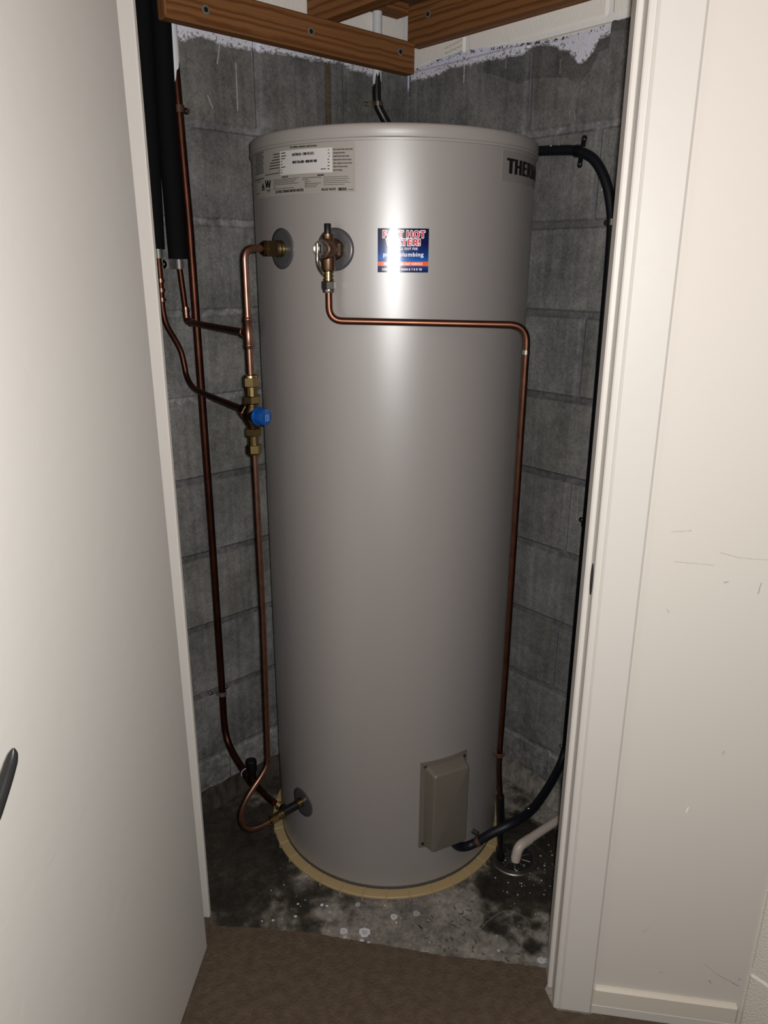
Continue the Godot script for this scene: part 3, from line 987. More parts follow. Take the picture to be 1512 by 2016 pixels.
# ------------------------------------------------------------------ the water heater
func build_heater() -> void:
	var t := thing("water_heater", "tall grey-beige cylindrical electric water heater standing in the block corner", "water heater", TANK)
	var ax := Transform3D(Basis.IDENTITY, TANK)
	var m := mk()
	lathe(m, ax, [[0.0, 0.0225], [R - 0.001, 0.0225], [R, 0.0235], [R, 1.632], [R - 0.004, 1.632]], 128)
	part("jacket", m, M["jacket"], t)
	m = mk()
	lathe(m, ax, [[R, 1.629], [0.2933, 1.629], [0.2936, 1.6325], [0.2920, 1.6345], [0.2920, 1.636], [0.2928, 1.6375], [0.2928, 1.6505], [0.2922, 1.6535], [0.2902, 1.6555], [0.285, 1.6565], [0.0, 1.664]], 128)
	part("lid", m, M["lid plastic"], t)
	m = mk()
	lathe(m, ax, [[0.0, 0.013], [R - 0.001, 0.013], [R + 0.0006, 0.0145], [R + 0.0006, 0.0215], [R - 0.001, 0.0225]], 128)
	part("base_pan", m, M["pan"], t, "dark grey rim of the base")
	# plastic stand: a thin ring on little ribs
	m = mk()
	lathe(m, ax, [[0.275, 0.006], [0.275, 0.0135], [0.3125, 0.0135], [0.3140, 0.012], [0.3140, 0.0075], [0.3115, 0.006], [0.275, 0.006]], 140)
	var ring := part("base_ring", m, M["base plastic"], t, "yellowed cream plastic stand")
	for i in 35:
		var f := -52.0 + i * 360.0 / 35.0
		m = mk()
		box(m, Transform3D(Basis(dir(f), Vector3.UP, -dir(f + 90.0)), on(f, 0.0080, 0.3015)), Vector3(0.0275, 0.0160, 0.0036), 0.0006)
		part("rib", m, M["base plastic"], ring)

	# collars round the three pipe entries
	for c in [[-46.7, 1.455], [-21.2, 1.453], [-46.0, 0.189]]:
		m = mk()
		disc_on_jacket(m, c[0], c[1], 0.0370, 0.0012)
		part("pipe_collar", m, M["collar rubber"], t, "round grey rubber collar")

	# rating plate
	m = mk()
	patch(m, -75.0, -13.3, 1.548, 1.628, R - 0.0005, R + 0.0003)
	var pl := part("rating_label", m, M["label film"], t, "printed rating label")
	m = mk()
	patch(m, -45.5, -21.6, 1.5818, 1.6215, R - 0.0005, R + 0.0006, 1.5802, 1.6195)
	part("value_panel", m, M["label white"], pl, "white panel with telephone numbers")
	m = mk()
	var r := R + 0.0010
	var lines := [["For Advice, Repairs and Service", -39.68, 1.6242, -27.63, 1.6226, 0.0030, 1], ["AUSTRALIA - 1300 412 612", -38.86, 1.6110, -28.92, 1.6103, 0.0043, 1], ["NEW ZEALAND - 0800 001 900", -38.7, 1.5986, -27.76, 1.5978, 0.0043, 1],
		["ELECTRIC STORAGE WATER HEATER", -49.1, 1.5523, -33.86, 1.552, 0.0042, 1], ["RELIEF VALVE", -25.97, 1.5512, -20.48, 1.5514, 0.0036, 1], ["W", -56.81, 1.5646, -52.26, 1.5632, 0.0125, 1], ["WARNING", -27.64, 1.5754, -24.93, 1.5753, 0.0025, 1], ["INSTALLER", -44.58, 1.5772, -41.35, 1.577, 0.0025, 1],
		["Max. Rated Power Input (kW)", -21.17, 1.6153, -14.12, 1.6147, 0.0020, 1], ["Heating Unit (kW)", -21.19, 1.6098, -16.94, 1.6095, 0.0020, 1], ["Relief Valve Power (kW)", -21.21, 1.6045, -15.43, 1.604, 0.0020, 1], ["Relief Valve Pressure (kPa)", -21.23, 1.5989, -14.57, 1.5984, 0.0020, 1], ["Max. Supply Pressure (kPa)", -21.25, 1.5935, -14.37, 1.593, 0.0020, 1], ["Water Pressure (kPa)", -21.27, 1.588, -15.97, 1.5876, 0.0020, 1], ["Rated Voltage", -21.29, 1.5826, -17.9, 1.5824, 0.0020, 1]]
	for l in lines:
		lettering(m, l[0], font_bold, l[1], l[3], l[2], l[5], r, 0, 0, l[4])
		for k in 3:
			lettering(m, l[0], font_bold, l[1], l[3], l[2], l[5], r - 0.00005 * (k + 1), l[5] * 0.06 * (k - 1), l[5] * (0.05 if k == 1 else 0.0), l[4])
	# print too small to read: rows of short dashes
	var bars := [[-49.75, -45.7, 1.618, 1.6], [-49.57, -45.75, 1.6133, 1.6], [-50.81, -45.8, 1.6086, 1.6], [-52.1, -45.85, 1.6042, 1.6], [-52.59, -45.9, 1.5997, 1.6], [-52.96, -45.95, 1.5949, 1.6], [-46.43, -45.98, 1.5897, 1.4], [-56.51, -46.04, 1.5861, 1.4],
		[-50.29, -36.1, 1.5748, 0.8], [-50.34, -37.3, 1.5721, 0.8], [-50.38, -38.0, 1.5693, 0.8], [-50.43, -36.17, 1.5665, 0.8], [-50.37, -48.84, 1.5626, 0.9], [-50.41, -38.43, 1.5594, 0.8], [-56.08, -52.6, 1.5598, 1.6], [-55.02, -53.22, 1.5568, 1.2], [-69.37, -57.82, 1.5818, 1.8], [-65.0, -61.0, 1.5775, 1.0], [-68.42, -63.33, 1.5572, 1.2],
		[-25.11, -15.9, 1.5729, 0.8], [-25.12, -15.2, 1.5697, 0.8], [-25.13, -16.1, 1.5666, 0.8], [-25.15, -15.1, 1.5636, 0.8], [-25.16, -17.2, 1.5605, 0.8], [-34.17, -26.16, 1.5736, 0.9], [-34.19, -31.63, 1.5707, 0.9], [-32.74, -30.6, 1.5676, 0.8], [-32.76, -26.21, 1.5641, 0.9], [-32.78, -27.38, 1.5613, 0.8], [-32.8, -28.07, 1.5584, 0.8],
		[-44.66, -42.32, 1.6178, 1.8], [-44.72, -41.96, 1.6131, 1.8], [-44.77, -42.62, 1.6088, 1.8], [-44.83, -44.3, 1.6045, 1.7], [-44.89, -44.25, 1.5996, 1.7], [-44.95, -42.68, 1.5948, 1.8], [-45.01, -44.5, 1.5905, 1.7], [-45.06, -44.4, 1.5858, 1.7], [-23.25, -22.6, 1.6158, 1.4], [-23.27, -22.62, 1.6109, 1.4], [-22.98, -22.64, 1.606, 1.7], [-23.44, -22.66, 1.6011, 1.7], [-23.26, -22.68, 1.5963, 1.7], [-23.48, -22.7, 1.591, 1.7], [-23.5, -22.72, 1.5859, 1.6], [-26.18, -24.17, 1.5862, 1.7], [-15.9, -13.9, 1.5517, 1.2]]
	for i in 12:
		bars.append([-67.3 - i * 0.14 + [0.0, 1.5, 1.0, 0.6, 1.6, 1.2, 0.0, 0.8, 1.0, 1.4, 0.7, 0.9][i], -57.0 - i * 0.07 - [0.0, 1.2, 0.5, 0.0, 0.8, 1.0, 0.0, 0.9, 0.7, 0.3, 0.5, 0.0][i], 1.6264 - i * 0.00316, 1.3])
	var rng := RandomNumberGenerator.new()
	rng.seed = 77
	for b in bars:
		var f: float = b[0]
		while f < b[1] - 0.05:
			var e := minf(b[1], f + rng.randf_range(0.35, 1.25))
			patch(m, f, e, b[2] - b[3] * 0.00042, b[2] + b[3] * 0.00042, R, r)
			f = e + rng.randf_range(0.10, 0.2)
	patch(m, -32.9, -32.82, 1.558, 1.5685, R, r)
	# warning triangle and its caption, bar code
	m.tri(on(-60.4, 1.5645, r), on(-57.5, 1.5637, r), on(-58.8, 1.5745, r), dir(-59), dir(-59), dir(-59))
	patch(m, -60.4, -57.6, 1.5610, 1.5630, R, r)
	var f2 := -19.5
	while f2 < -16.6:
		var wd := rng.randf_range(0.05, 0.22)
		patch(m, f2, f2 + wd, 1.5505, 1.555, R, r)
		f2 += wd + rng.randf_range(0.05, 0.16)
	part("print", m, M["ink"], pl, "black print")

	# maker's name round the right-hand side
	m = mk()
	patch(m, 42.4, 97.0, 1.5735, 1.6245, R - 0.0005, R + 0.0003)
	var br := part("brand_label", m, M["label clear"], t, "clear label with big black lettering")
	m = mk()
	lettering(m, "THERMANN", font_bold, 45.5, 90.5, 1.5872, 0.0255, R + 0.0007, 0, 0, 1.5862)
	for k in 4:
		lettering(m, "THERMANN", font_bold, 45.5, 90.5, 1.5872, 0.0255, R + 0.0006 - 0.00004 * k, [0.0012, -0.0012, 0.0023, -0.0023][k], 0, 1.5862)
	part("lettering", m, M["ink"], br)

	# plumber's sticker
	var s0 := -5.4
	var s1 := 12.6
	var yb := 1.4145
	var yt := 1.4885
	m = mk()
	patch(m, s0, s1, yb, yt, R - 0.0005, R + 0.0004)
	var sk := part("plumber_sticker", m, M["sticker"], t, "glossy dark blue plumber's sticker")
	m = mk()
	var Y := func(v: float) -> float: return yt - (yt - yb) * v
	var F := func(v: float) -> float: return lerpf(s0, s1, v)
	patch(m, s0, s1, Y.call(0.852), Y.call(0.752), R, R + 0.0006)
	part("orange_band", m, M["sticker orange"], sk, "orange band")
	var big := [["FAST HOT", 0.10, 0.92, 0.21, 0.0115], ["WATER!", 0.165, 0.83, 0.385, 0.0108]]
	m = mk()
	for l in big:
		for k in 12:
			var a := TAU * k / 12
			lettering(m, l[0], font_bold, F.call(l[1]), F.call(l[2]), Y.call(l[3]), l[4], R + 0.0008, cos(a) * 0.0011, sin(a) * 0.0011)
	for l in [["NO CALL OUT FEE", 0.23, 0.78, 0.485, 0.0040, 1], ["perth plumbing", 0.11, 0.90, 0.635, 0.0062, 1], ["24 HOUR SAME DAY SERVICE", 0.115, 0.88, 0.828, 0.0040, 1], ["6567 8910 or 0404 6 7 8 9 10", 0.09, 0.87, 0.955, 0.0040, 1]]:
		lettering(m, l[0], font_bold, F.call(l[1]), F.call(l[2]), Y.call(l[3]), l[4], R + 0.0009)
	part("white_lettering", m, M["sticker white"], sk, "white lettering")
	m = mk()
	for l in big:
		lettering(m, l[0], font_bold, F.call(l[1]), F.call(l[2]), Y.call(l[3]), l[4], R + 0.0011)
	part("red_lettering", m, M["sticker red"], sk, "red lettering outlined in white")

	# element cover: a shallow moulded box with a flange that follows the jacket
	m = mk()
	patch(m, 14.3, 38.3, 0.131, 0.366, R - 0.001, R + 0.0028, 0.131, 0.366)
	var cv := part("element_cover", m, M["cover plastic"], t, "grey-brown moulded element cover")
	m = mk()
	var fm := 26.6
	var o := on(fm, 0.0, R)
	var e1 := dir(fm)
	var e2 := dir(fm + 90.0)
	# rounded rectangle rings from the flange out to the face
	var rings := []
	for st in [[0.0005, 0.0520, 0.1120, 0.008], [0.020, 0.0490, 0.1090, 0.008], [0.036, 0.0465, 0.1062, 0.008], [0.0390, 0.0456, 0.1052, 0.008], [0.0408, 0.0440, 0.1034, 0.0075], [0.0414, 0.0415, 0.1008, 0.007]]:
		var rg := []
		for q in 4:
			for k in 6:
				var a := (q + k / 5.0) * PI / 2
				var cx: float = (st[1] - st[3]) * (1 if q in [0, 3] else -1)
				var cy: float = (st[2] - st[3]) * (1 if q < 2 else -1)
				var x: float = cx + st[3] * cos(a)
				var y: float = cy + st[3] * sin(a)
				# the foot hugs the curve of the jacket
				var dep: float = st[0] - 0.012 + (0.0 if st[0] > 0.001 else R * (cos(asin(clampf(x / R, -1, 1))) - 1.0) + 0.010)
				rg.append(o + e1 * (dep + 0.002) + e2 * x + Vector3(0, 0.2435 + y, 0))
		rings.append(rg)
	for i in rings.size() - 1:
		for k in 24:
			var j := (k + 1) % 24
			var A: Vector3 = rings[i][k]
			var B: Vector3 = rings[i][j]
			var C: Vector3 = rings[i + 1][j]
			var D: Vector3 = rings[i + 1][k]
			var nn := (B - A).cross(D - A)
			if nn.length() < 1e-12:
				nn = (B - C).cross(D - C)
			if nn.dot(A - (o + Vector3(0, 0.2435, 0)) - e1 * 0.0) < 0.0:
				nn = -nn
			m.quad(A, B, C, D, nn.normalized())
	var mid := o + e1 * 0.0314 + Vector3(0, 0.2435, 0)
	for k in 24:
		m.tri(mid, rings[-1][k], rings[-1][(k + 1) % 24], e1, e1, e1)
	part("cover_box", smoothed(m, 35.0), M["cover plastic"], cv)
	for s in [[16.2, 0.142], [36.6, 0.352], [16.4, 0.356]]:
		m = mk()
		solid(m, on(s[0], s[1], R + 0.002), dir(s[0]), [[0.0, 0.0], [0.0042, 0.0], [0.0042, 0.0018], [0.003, 0.0026], [0.0, 0.0028]], 14)
		part("screw", m, M["steel screw"] if s[1] > 0.355 else M["dark hole"], cv)

# averages normals of corners that meet at less than the given angle
func smoothed(m: MB, deg: float) -> MB:
	var at := {}
	for i in m.v.size():
		var k := Vector3i(m.v[i] * 20000.0)
		if not at.has(k):
			at[k] = []
		at[k].append(i)
	var lim := cos(deg_to_rad(deg))
	var out := PackedVector3Array(m.n)
	for k in at:
		for i in at[k]:
			var s := Vector3.ZERO
			for j in at[k]:
				if m.n[i].dot(m.n[j]) > lim:
					s += m.n[j]
			out[i] = s.normalized()
	m.n = out
	return m

# flat round sheet bent onto the jacket
func disc_on_jacket(m: MB, phi: float, y: float, rad: float, th: float) -> void:
	var rr := [0.0, 0.4, 0.8, 0.97, 1.0, 1.0]
	var hh := [th, th, th, th, th * 0.6, 0.0]
	var seg := 48
	for i in rr.size() - 1:
		for k in seg:
			var p := []
			var nn := []
			for q in [[i, k], [i, k + 1], [i + 1, k + 1], [i + 1, k]]:
				var a: float = TAU * q[1] / seg
				var x: float = rad * rr[q[0]] * cos(a)
				var yy: float = rad * rr[q[0]] * sin(a)
				var f: float = phi + rad_to_deg(x / R)
				p.append(on(f, y + yy, R + hh[q[0]]))
				var tilt: float = 0.0 if q[0] < 3 else 0.9
				nn.append((dir(f) + (dir(phi + 90.0) * cos(a) + Vector3.UP * sin(a)) * tilt).normalized())
			m.quadn(p[0], p[1], p[2], p[3], nn[0], nn[1], nn[2], nn[3])

# ------------------------------------------------------------------ pipework
# a two-eared saddle over a pipe on a wall: foot point on the wall, wall normal, pipe direction
func saddle(label: String, at: Vector3, nrm: Vector3, pd: Vector3, pr: float, stand: float, mt: String, group := "", wide := 0.012, ears := [1, -1]) -> void:
	var t := thing("pipe_clip", label, "pipe clip", at, group)
	pd = pd.normalized()
	var side := pd.cross(nrm).normalized()
	var m := mk()
	# strap: half round over the pipe, with feet on the wall
	var prof := []
	var r := pr + 0.0004
	prof.append([-r, 0.0])
	for i in 13:
		var a := PI - PI * i / 12
		prof.append([r * cos(a), stand + r * sin(a)])
	prof.append([r, 0.0])
	var th := 0.0014
	for i in prof.size() - 1:
		var a0 := Vector2(prof[i][0], prof[i][1])
		var a1 := Vector2(prof[i + 1][0], prof[i + 1][1])
		var d := (a1 - a0)
		var nn := Vector2(-d.y, d.x).normalized()
		if nn.dot((a0 + a1) * 0.5 - Vector2(0, stand * 0.5)) < 0:
			nn = -nn
		var w3 := func(q: Vector2, s: float) -> Vector3: return at + side * q.x + nrm * q.y + pd * (s * wide * 0.5)
		var n3 := side * nn.x + nrm * nn.y
		m.quad(w3.call(a0 + nn * th, -1), w3.call(a1 + nn * th, -1), w3.call(a1 + nn * th, 1), w3.call(a0 + nn * th, 1), n3)
		for s in [-1, 1]:
			m.quad(w3.call(a0, s), w3.call(a1, s), w3.call(a1 + nn * th, s), w3.call(a0 + nn * th, s), pd * s)
	part("strap", m, M[mt], t)
	for e in ears:
		m = mk()
		var c: Vector3 = at + side * (e * (r + 0.0085)) + nrm * 0.0012
		var b := Basis(side, nrm, side.cross(nrm))
		box(m, Transform3D(b, c - side * (e * 0.0018)), Vector3(0.0165, 0.0020, wide), 0.0006)
		solid(m, at + side * (e * (r + 0.0150)), nrm, [[0.0, 0.0022], [wide * 0.5, 0.0022], [wide * 0.5, 0.0002]], 18)
		var er := part("ear", m, M[mt], t)
		m = mk()
		solid(m, at + side * (e * (r + 0.0135)) + nrm * 0.002, nrm, [[0.0036, 0.0], [0.0036, 0.0012], [0.0026, 0.0022], [0.0, 0.0024]], 14)
		part("screw", m, M["steel screw"], er)

func build_pipes() -> void:
	var up := Vector3.UP
	var NO := dir(-46.7)
	var top := on(-46.7, 1.455, R)
	var VT := on(-46.7, 0.0, R + 0.083)       # the plumb line of the hot outlet
	var V := func(y: float) -> Vector3: return Vector3(VT.x, y, VT.z)

	# hot outlet: union on the jacket, bend, tee, down to the tempering valve
	var t := thing("hot_outlet_pipe", "bright copper pipe bending down from the brass union on the heater's upper left", "pipe", top)
	var m := mk()
	tube(m, fillet([on(-46.7, 1.455, R + 0.04), V.call(1.455), V.call(1.222)], 0.038, 10), 0.0068, 20)
	part("tube", m, M["copper"], t)
	m = mk()
	solid(m, on(-46.7, 1.455, R), NO, [[0.0, 0.0], [0.0150, 0.001], [0.0150, 0.004], [0.0138, 0.005], [0.0138, 0.0075], [0.0152, 0.0085], [0.0152, 0.012], [0.0138, 0.013], [0.0138, 0.018], [0.0, 0.018]], 28)
	part("union_thread", m, M["brass"], t)
	m = mk()
	hexnut(m, on(-46.7, 1.455, R + 0.017), NO, 0.0158, 0.022)
	solid(m, on(-46.7, 1.455, R + 0.038), NO, [[0.0118, 0.0], [0.0115, 0.006], [0.0078, 0.008], [0.0, 0.008]], 24)
	part("union_nut", m, M["dark brass"], t)
	m = mk()
	solid(m, V.call(1.2745), up, [[0.0, 0.0], [0.0071, 0.0], [0.0082, 0.003], [0.0082, 0.0045], [0.0094, 0.006], [0.0094, 0.008], [0.0082, 0.0095], [0.0082, 0.052], [0.0094, 0.0535], [0.0094, 0.0555], [0.0082, 0.057], [0.0080, 0.062], [0.0, 0.062]], 24)
	solid(m, V.call(1.3045), Vector3(-1, 0, -0.03), [[0.0, 0.0], [0.0082, 0.0], [0.0082, 0.014], [0.0096, 0.0155], [0.0096, 0.0175], [0.0080, 0.019], [0.0, 0.019]], 24)
	part("tee", m, M["copper"], t)

	# tempering valve on the plumb line
	t = thing("tempering_valve", "brass tempering valve with a bright blue round cap", "valve", V.call(1.10))
	var vc: Vector3 = V.call(1.1475)
	m = mk()
	hexnut(m, V.call(1.203), up, 0.0150, 0.0195, 0.4)
	solid(m, V.call(1.2225), up, [[0.0142, -0.001], [0.0135, 0.003], [0.0078, 0.0045], [0.0, 0.0045]], 24)
	part("union_nut", m, M["brass"], t)
	m = mk()
	lathe(m, along(V.call(1.186), up), [[0.0, 0.0], [0.0115, 0.0], [0.0115, 0.018], [0.0, 0.018]], 12, true)
	part("nipple", m, M["brass"], t)
	m = mk()
	hexnut(m, V.call(1.1705), up, 0.0178, 0.0165, 0.1)
	part("union_nut", m, M["brass"], t)
	m = mk()
	hexnut(m, V.call(1.1075), up, 0.0170, 0.0165, 0.2)
	part("union_nut", m, M["brass"], t)
	m = mk()
	lathe(m, along(V.call(1.090), up), [[0.0, 0.0], [0.0105, 0.0], [0.0105, 0.019], [0.0, 0.019]], 12, true)
	part("nipple", m, M["brass"], t)
	m = mk()
	hexnut(m, V.call(1.0715), up, 0.0150, 0.0190, 0.7)
	solid(m, V.call(1.0695), up, [[0.0, 0.0], [0.0115, 0.0], [0.0135, 0.0035]], 24)
	part("union_nut", m, M["brass"], t)
	m = mk()
	solid(m, V.call(1.1230), up, [[0.0, 0.0], [0.0105, 0.0], [0.0115, 0.006], [0.0150, 0.012], [0.0158, 0.018], [0.0158, 0.031], [0.0150, 0.037], [0.0115, 0.043], [0.0100, 0.049], [0.0, 0.049]], 28)
	# cap axis: out of the wall and a little towards the doorway
	var ca := (RT * 0.84 + CD * 0.56 + up * 0.02).normalized()
	solid(m, vc - ca * 0.012, ca, [[0.0, 0.0], [0.0150, 0.0], [0.0165, 0.006], [0.0165, 0.026], [0.0, 0.026]], 28)
	var lf := Vector3(-0.86, 0.04, 0.50).normalized()
	part("body", m, M["dark brass"], t)
	m = mk()
	solid(m, vc + ca * 0.0135, ca, [[0.0, 0.0], [0.0182, 0.0], [0.0182, 0.004], [0.0168, 0.005], [0.0165, 0.0195], [0.0155, 0.022], [0.0125, 0.0232], [0.0, 0.0236]], 36)
	var bc := part("blue_cap", m, M["blue cap"], t, "bright blue cap")
	m = mk()
	var cx := ca.cross(up).normalized()
	for k in 3:
		for q in 4:
			var p := vc + ca * 0.0372 + cx * (-0.006 + k * 0.0045) + up * (-0.007 + q * 0.0034)
			box(m, Transform3D(Basis(cx, up, cx.cross(up)), p), Vector3(0.0012 if k != 1 else 0.0018, 0.0026, 0.0006), 0.0001)
	part("raised_print", m, M["cap print"], bc, "pale moulded markings")
	# cold feed side port
	var lp := Vector3(0.353, 1.153, 0.772)
	lf = (lp - vc).normalized()
	m = mk()
	solid(m, vc + lf * 0.012, lf, [[0.0128, 0.0], [0.0128, 0.012], [0.0110, 0.013], [0.0110, 0.017]], 24)
	hexnut(m, vc + lf * 0.016, lf, 0.0158, 0.018)
	solid(m, vc + lf * 0.033, lf, [[0.0125, 0.0], [0.0122, 0.005], [0.0080, 0.007], [0.0, 0.007]], 24)
	part("side_union", m, M["dark brass"], t)

	# cold loop from the valve down to the inlet fitting
	t = thing("cold_loop_pipe", "long thin copper pipe hanging below the blue capped valve and looping back to the heater", "pipe", V.call(0.2))
	var NI := dir(-46.5)
	var L := func(k: float, y: float) -> Vector3: return on(-46.5, y, R + k)
	m = mk()
	var lp2 := [V.call(1.075), V.call(0.70), L.call(0.0885, 0.44)]
	lp2.append_array(smooth([L.call(0.0895, 0.39), L.call(0.0905, 0.352), L.call(0.0965, 0.337), L.call(0.112, 0.3195), L.call(0.1306, 0.303), L.call(0.1515, 0.2815), L.call(0.1655, 0.2585), L.call(0.1695, 0.238), L.call(0.1645, 0.216), L.call(0.1515, 0.1985), L.call(0.1333, 0.189), L.call(0.1096, 0.1858), L.call(0.078, 0.1862)], 5))
	tube(m, lp2, 0.0064, 18)
	part("tube", m, M["copper"], t)
	m = mk()
	solid(m, L.call(0.094, 0.1862), NI, [[0.0, -0.006], [0.0078, -0.006], [0.0100, -0.001], [0.0102, 0.0]], 20)
	hexnut(m, L.call(0.072, 0.1865), NI, 0.0112, 0.018)
	ringed(m, L.call(0.055, 0.187), NI, 0.0092, 0.018)
	part("union", m, M["brass"], t, "small brass union")

	# inlet fitting at the foot of the heater
	var B := Vector3(0.3891, 0.189, 0.7372)
	t = thing("inlet_fitting", "black tee fitting on the heater's lower left inlet", "pipe fitting", L.call(0.0, 0.189))
	m = mk()
	solid(m, L.call(0.012, 0.1885), NI, [[0.0, 0.0], [0.0100, 0.0], [0.0108, 0.004], [0.0108, 0.044], [0.0, 0.046]], 26)
	var bd := (Vector3(0.338, 0.1735, 0.7306) - B).normalized()
	solid(m, B, bd, [[0.0098, 0.0], [0.0102, 0.026], [0.0, 0.027]], 24)
	part("body", m, M["black plastic"], t)
	m = mk()
	ringed(m, L.call(0.0, 0.189), NI, 0.0112, 0.016, 0.0012)
	part("threaded_ring", m, M["brass"], t, "brass threaded ring")
	m = mk()
	ringed(m, B + bd * 0.026, bd, 0.0092, 0.020)
	part("branch_union", m, M["brass"], t, "brass union of the branch")

	# cold riser down the left wall and across to the fitting
	t = thing("cold_riser_pipe", "thick dull copper pipe running down the left wall from the roof timbers", "pipe", Vector3(0.02, 0.2, 0.69))
	m = mk()
	var rp := [Vector3(0.0115, 2.04, 0.6895), Vector3(0.0115, 1.80, 0.6875), Vector3(0.020, 1.5, 0.686), Vector3(0.020, 0.8, 0.686)]
	rp.append_array(smooth([Vector3(0.020, 0.30, 0.689), Vector3(0.0205, 0.232, 0.690), Vector3(0.026, 0.196, 0.6905), Vector3(0.0445, 0.168, 0.6928), Vector3(0.082, 0.1515, 0.6974), Vector3(0.131, 0.1435, 0.7035), Vector3(0.1595, 0.1435, 0.7073)], 5))
	tube(m, rp, 0.0095, 20)
	part("tube", m, M["dull copper"], t)
	m = mk()
	tube(m, smooth([Vector3(0.215, 0.146, 0.714), Vector3(0.262, 0.1515, 0.7205), Vector3(0.29, 0.156, 0.7245), Vector3(0.322, 0.167, 0.7285)], 5), 0.0072, 18)
	part("branch_tube", m, M["dull copper"], t)
	# white paint slopped over its head
	m = mk()
	for i in 24:
		var a := TAU * i / 24
		var b := TAU * (i + 1) / 24
		var ya := 1.825 - 0.035 * maxf(0.0, cos(a - 1.2)) + 0.006 * sin(a * 7.0)
		var yb := 1.825 - 0.035 * maxf(0.0, cos(b - 1.2)) + 0.006 * sin(b * 7.0)
		var ra := Vector3(cos(a), 0, sin(a))
		var rb := Vector3(cos(b), 0, sin(b))
		var c0 := Vector3(0.0115, 0, 0.6875)
		m.quadn(c0 + ra * 0.0102 + up * ya, c0 + rb * 0.0102 + up * yb, c0 + rb * 0.0102 + Vector3(0, 2.0, 0.0017), c0 + ra * 0.0102 + Vector3(0, 2.0, 0.0017), ra, rb, rb, ra)
	part("paint_coat", m, M["pipe paint"], t, "white paint over the top of the pipe")

	# stop valve in the run along the floor
	t = thing("stop_valve", "black stop valve with an upright round knob near the floor on the left", "valve", Vector3(0.19, 0.13, 0.712))
	var vd := Vector3(0.99, 0.03, 0.125).normalized()
	m = mk()
	solid(m, Vector3(0.160, 0.1435, 0.7075), vd, [[0.0, 0.0], [0.0125, 0.0], [0.0130, 0.008], [0.0110, 0.011], [0.0135, 0.018], [0.0135, 0.036], [0.0110, 0.041], [0.0115, 0.052], [0.0088, 0.058], [0.0, 0.058]], 24)
	solid(m, Vector3(0.1895, 0.145, 0.7115), up, [[0.0, 0.0], [0.0115, 0.0], [0.0115, 0.030], [0.0, 0.030]], 22)
	part("body", m, M["dark brass"], t)
	m = mk()
	var kp := [[0.0, 0.0], [0.0125, 0.0], [0.0140, 0.008], [0.0142, 0.030], [0.0132, 0.0355], [0.0112, 0.0370], [0.0104, 0.0352], [0.0, 0.0352]]
	lathe(m, along(Vector3(0.1895, 0.172, 0.7115), up), kp, 28, true)
	part("knob", m, M["black plastic"], t, "black ridged knob")
	m = mk()
	var tg := []
	for i in 17:
		var a := PI * 1.35 * i / 16 - 0.4
		tg.append(Vector3(0.150, 0.1438, 0.7065) + up * (0.0128 * sin(a)) + Vector3(-0.12, 0, 0.99) * (0.0128 * cos(a)))
	tube(m, tg, 0.0011, 8)
	part("cable_tie", m, M["tag white"], t, "white cable tie")

	# two lagged pipes at the far left
	t = thing("lagged_pipe", "black foam lagged pipe nearer the copper riser, its bare end elbowing to the tee", "pipe", Vector3(0.032, 1.30, 0.722), "foam lagged pipes on the left wall")
	m = mk()
	tube(m, [Vector3(0.024, 2.04, 0.718), Vector3(0.0245, 1.9, 0.7185), Vector3(0.032, 1.68, 0.7275), Vector3(0.034, 1.437, 0.7265)], 0.0205, 24)
	part("lagging", m, M["black foam"], t, "black foam lagging")
	m = mk()
	var te: Vector3 = V.call(1.3045)
	tube(m, fillet([Vector3(0.034, 1.45, 0.7270), Vector3(0.034, 1.302, 0.7165), te + Vector3(-0.017, 0, -0.001)], 0.016, 8), 0.0066, 18)
	part("tube", m, M["dull copper"], t)
	m = mk()
	solid(m, Vector3(0.034, 1.318, 0.7176), up, [[0.0068, 0.0], [0.0080, 0.0], [0.0080, 0.006], [0.0094, 0.007], [0.0094, 0.0092], [0.0080, 0.010], [0.0076, 0.017], [0.0066, 0.017]], 22)
	solid(m, Vector3(0.051, 1.3022, 0.7177), Vector3(1, 0, 0.066), [[0.0066, 0.0], [0.0080, 0.0], [0.0094, 0.0015], [0.0094, 0.004], [0.0080, 0.0055], [0.0078, 0.012], [0.0066, 0.012]], 22)
	tube(m, fillet([Vector3(0.034, 1.319, 0.7177), Vector3(0.034, 1.302, 0.7165), Vector3(0.052, 1.3022, 0.7177)], 0.014, 8), 0.0078, 18)
	part("elbow", m, M["copper"], t)

	t = thing("lagged_pipe", "foam lagged pipe beside the door jamb, its bare end curving to the blue capped valve", "pipe", Vector3(0.032, 1.2, 0.76), "foam lagged pipes on the left wall")
	m = mk()
	tube(m, [Vector3(0.032, 2.04, 0.762), Vector3(0.032, 1.9, 0.7625), Vector3(0.032, 1.675, 0.7690), Vector3(0.032, 1.457, 0.7765)], 0.0195, 24)
	part("lagging", m, M["black foam"], t, "black foam lagging")
	m = mk()
	var pp := smooth([Vector3(0.032, 1.47, 0.772), Vector3(0.032, 1.40, 0.7715), Vector3(0.032, 1.335, 0.772), Vector3(0.033, 1.298, 0.7665), Vector3(0.034, 1.265, 0.750), Vector3(0.036, 1.238, 0.7385), Vector3(0.040, 1.205, 0.7345), Vector3(0.046, 1.184, 0.7345), Vector3(0.066, 1.166, 0.7360), Vector3(0.105, 1.158, 0.7415), Vector3(0.20, 1.155, 0.7530), lp], 6)
	tube(m, pp, 0.0064, 18)
	part("tube", m, M["dull copper"], t)
	m = mk()
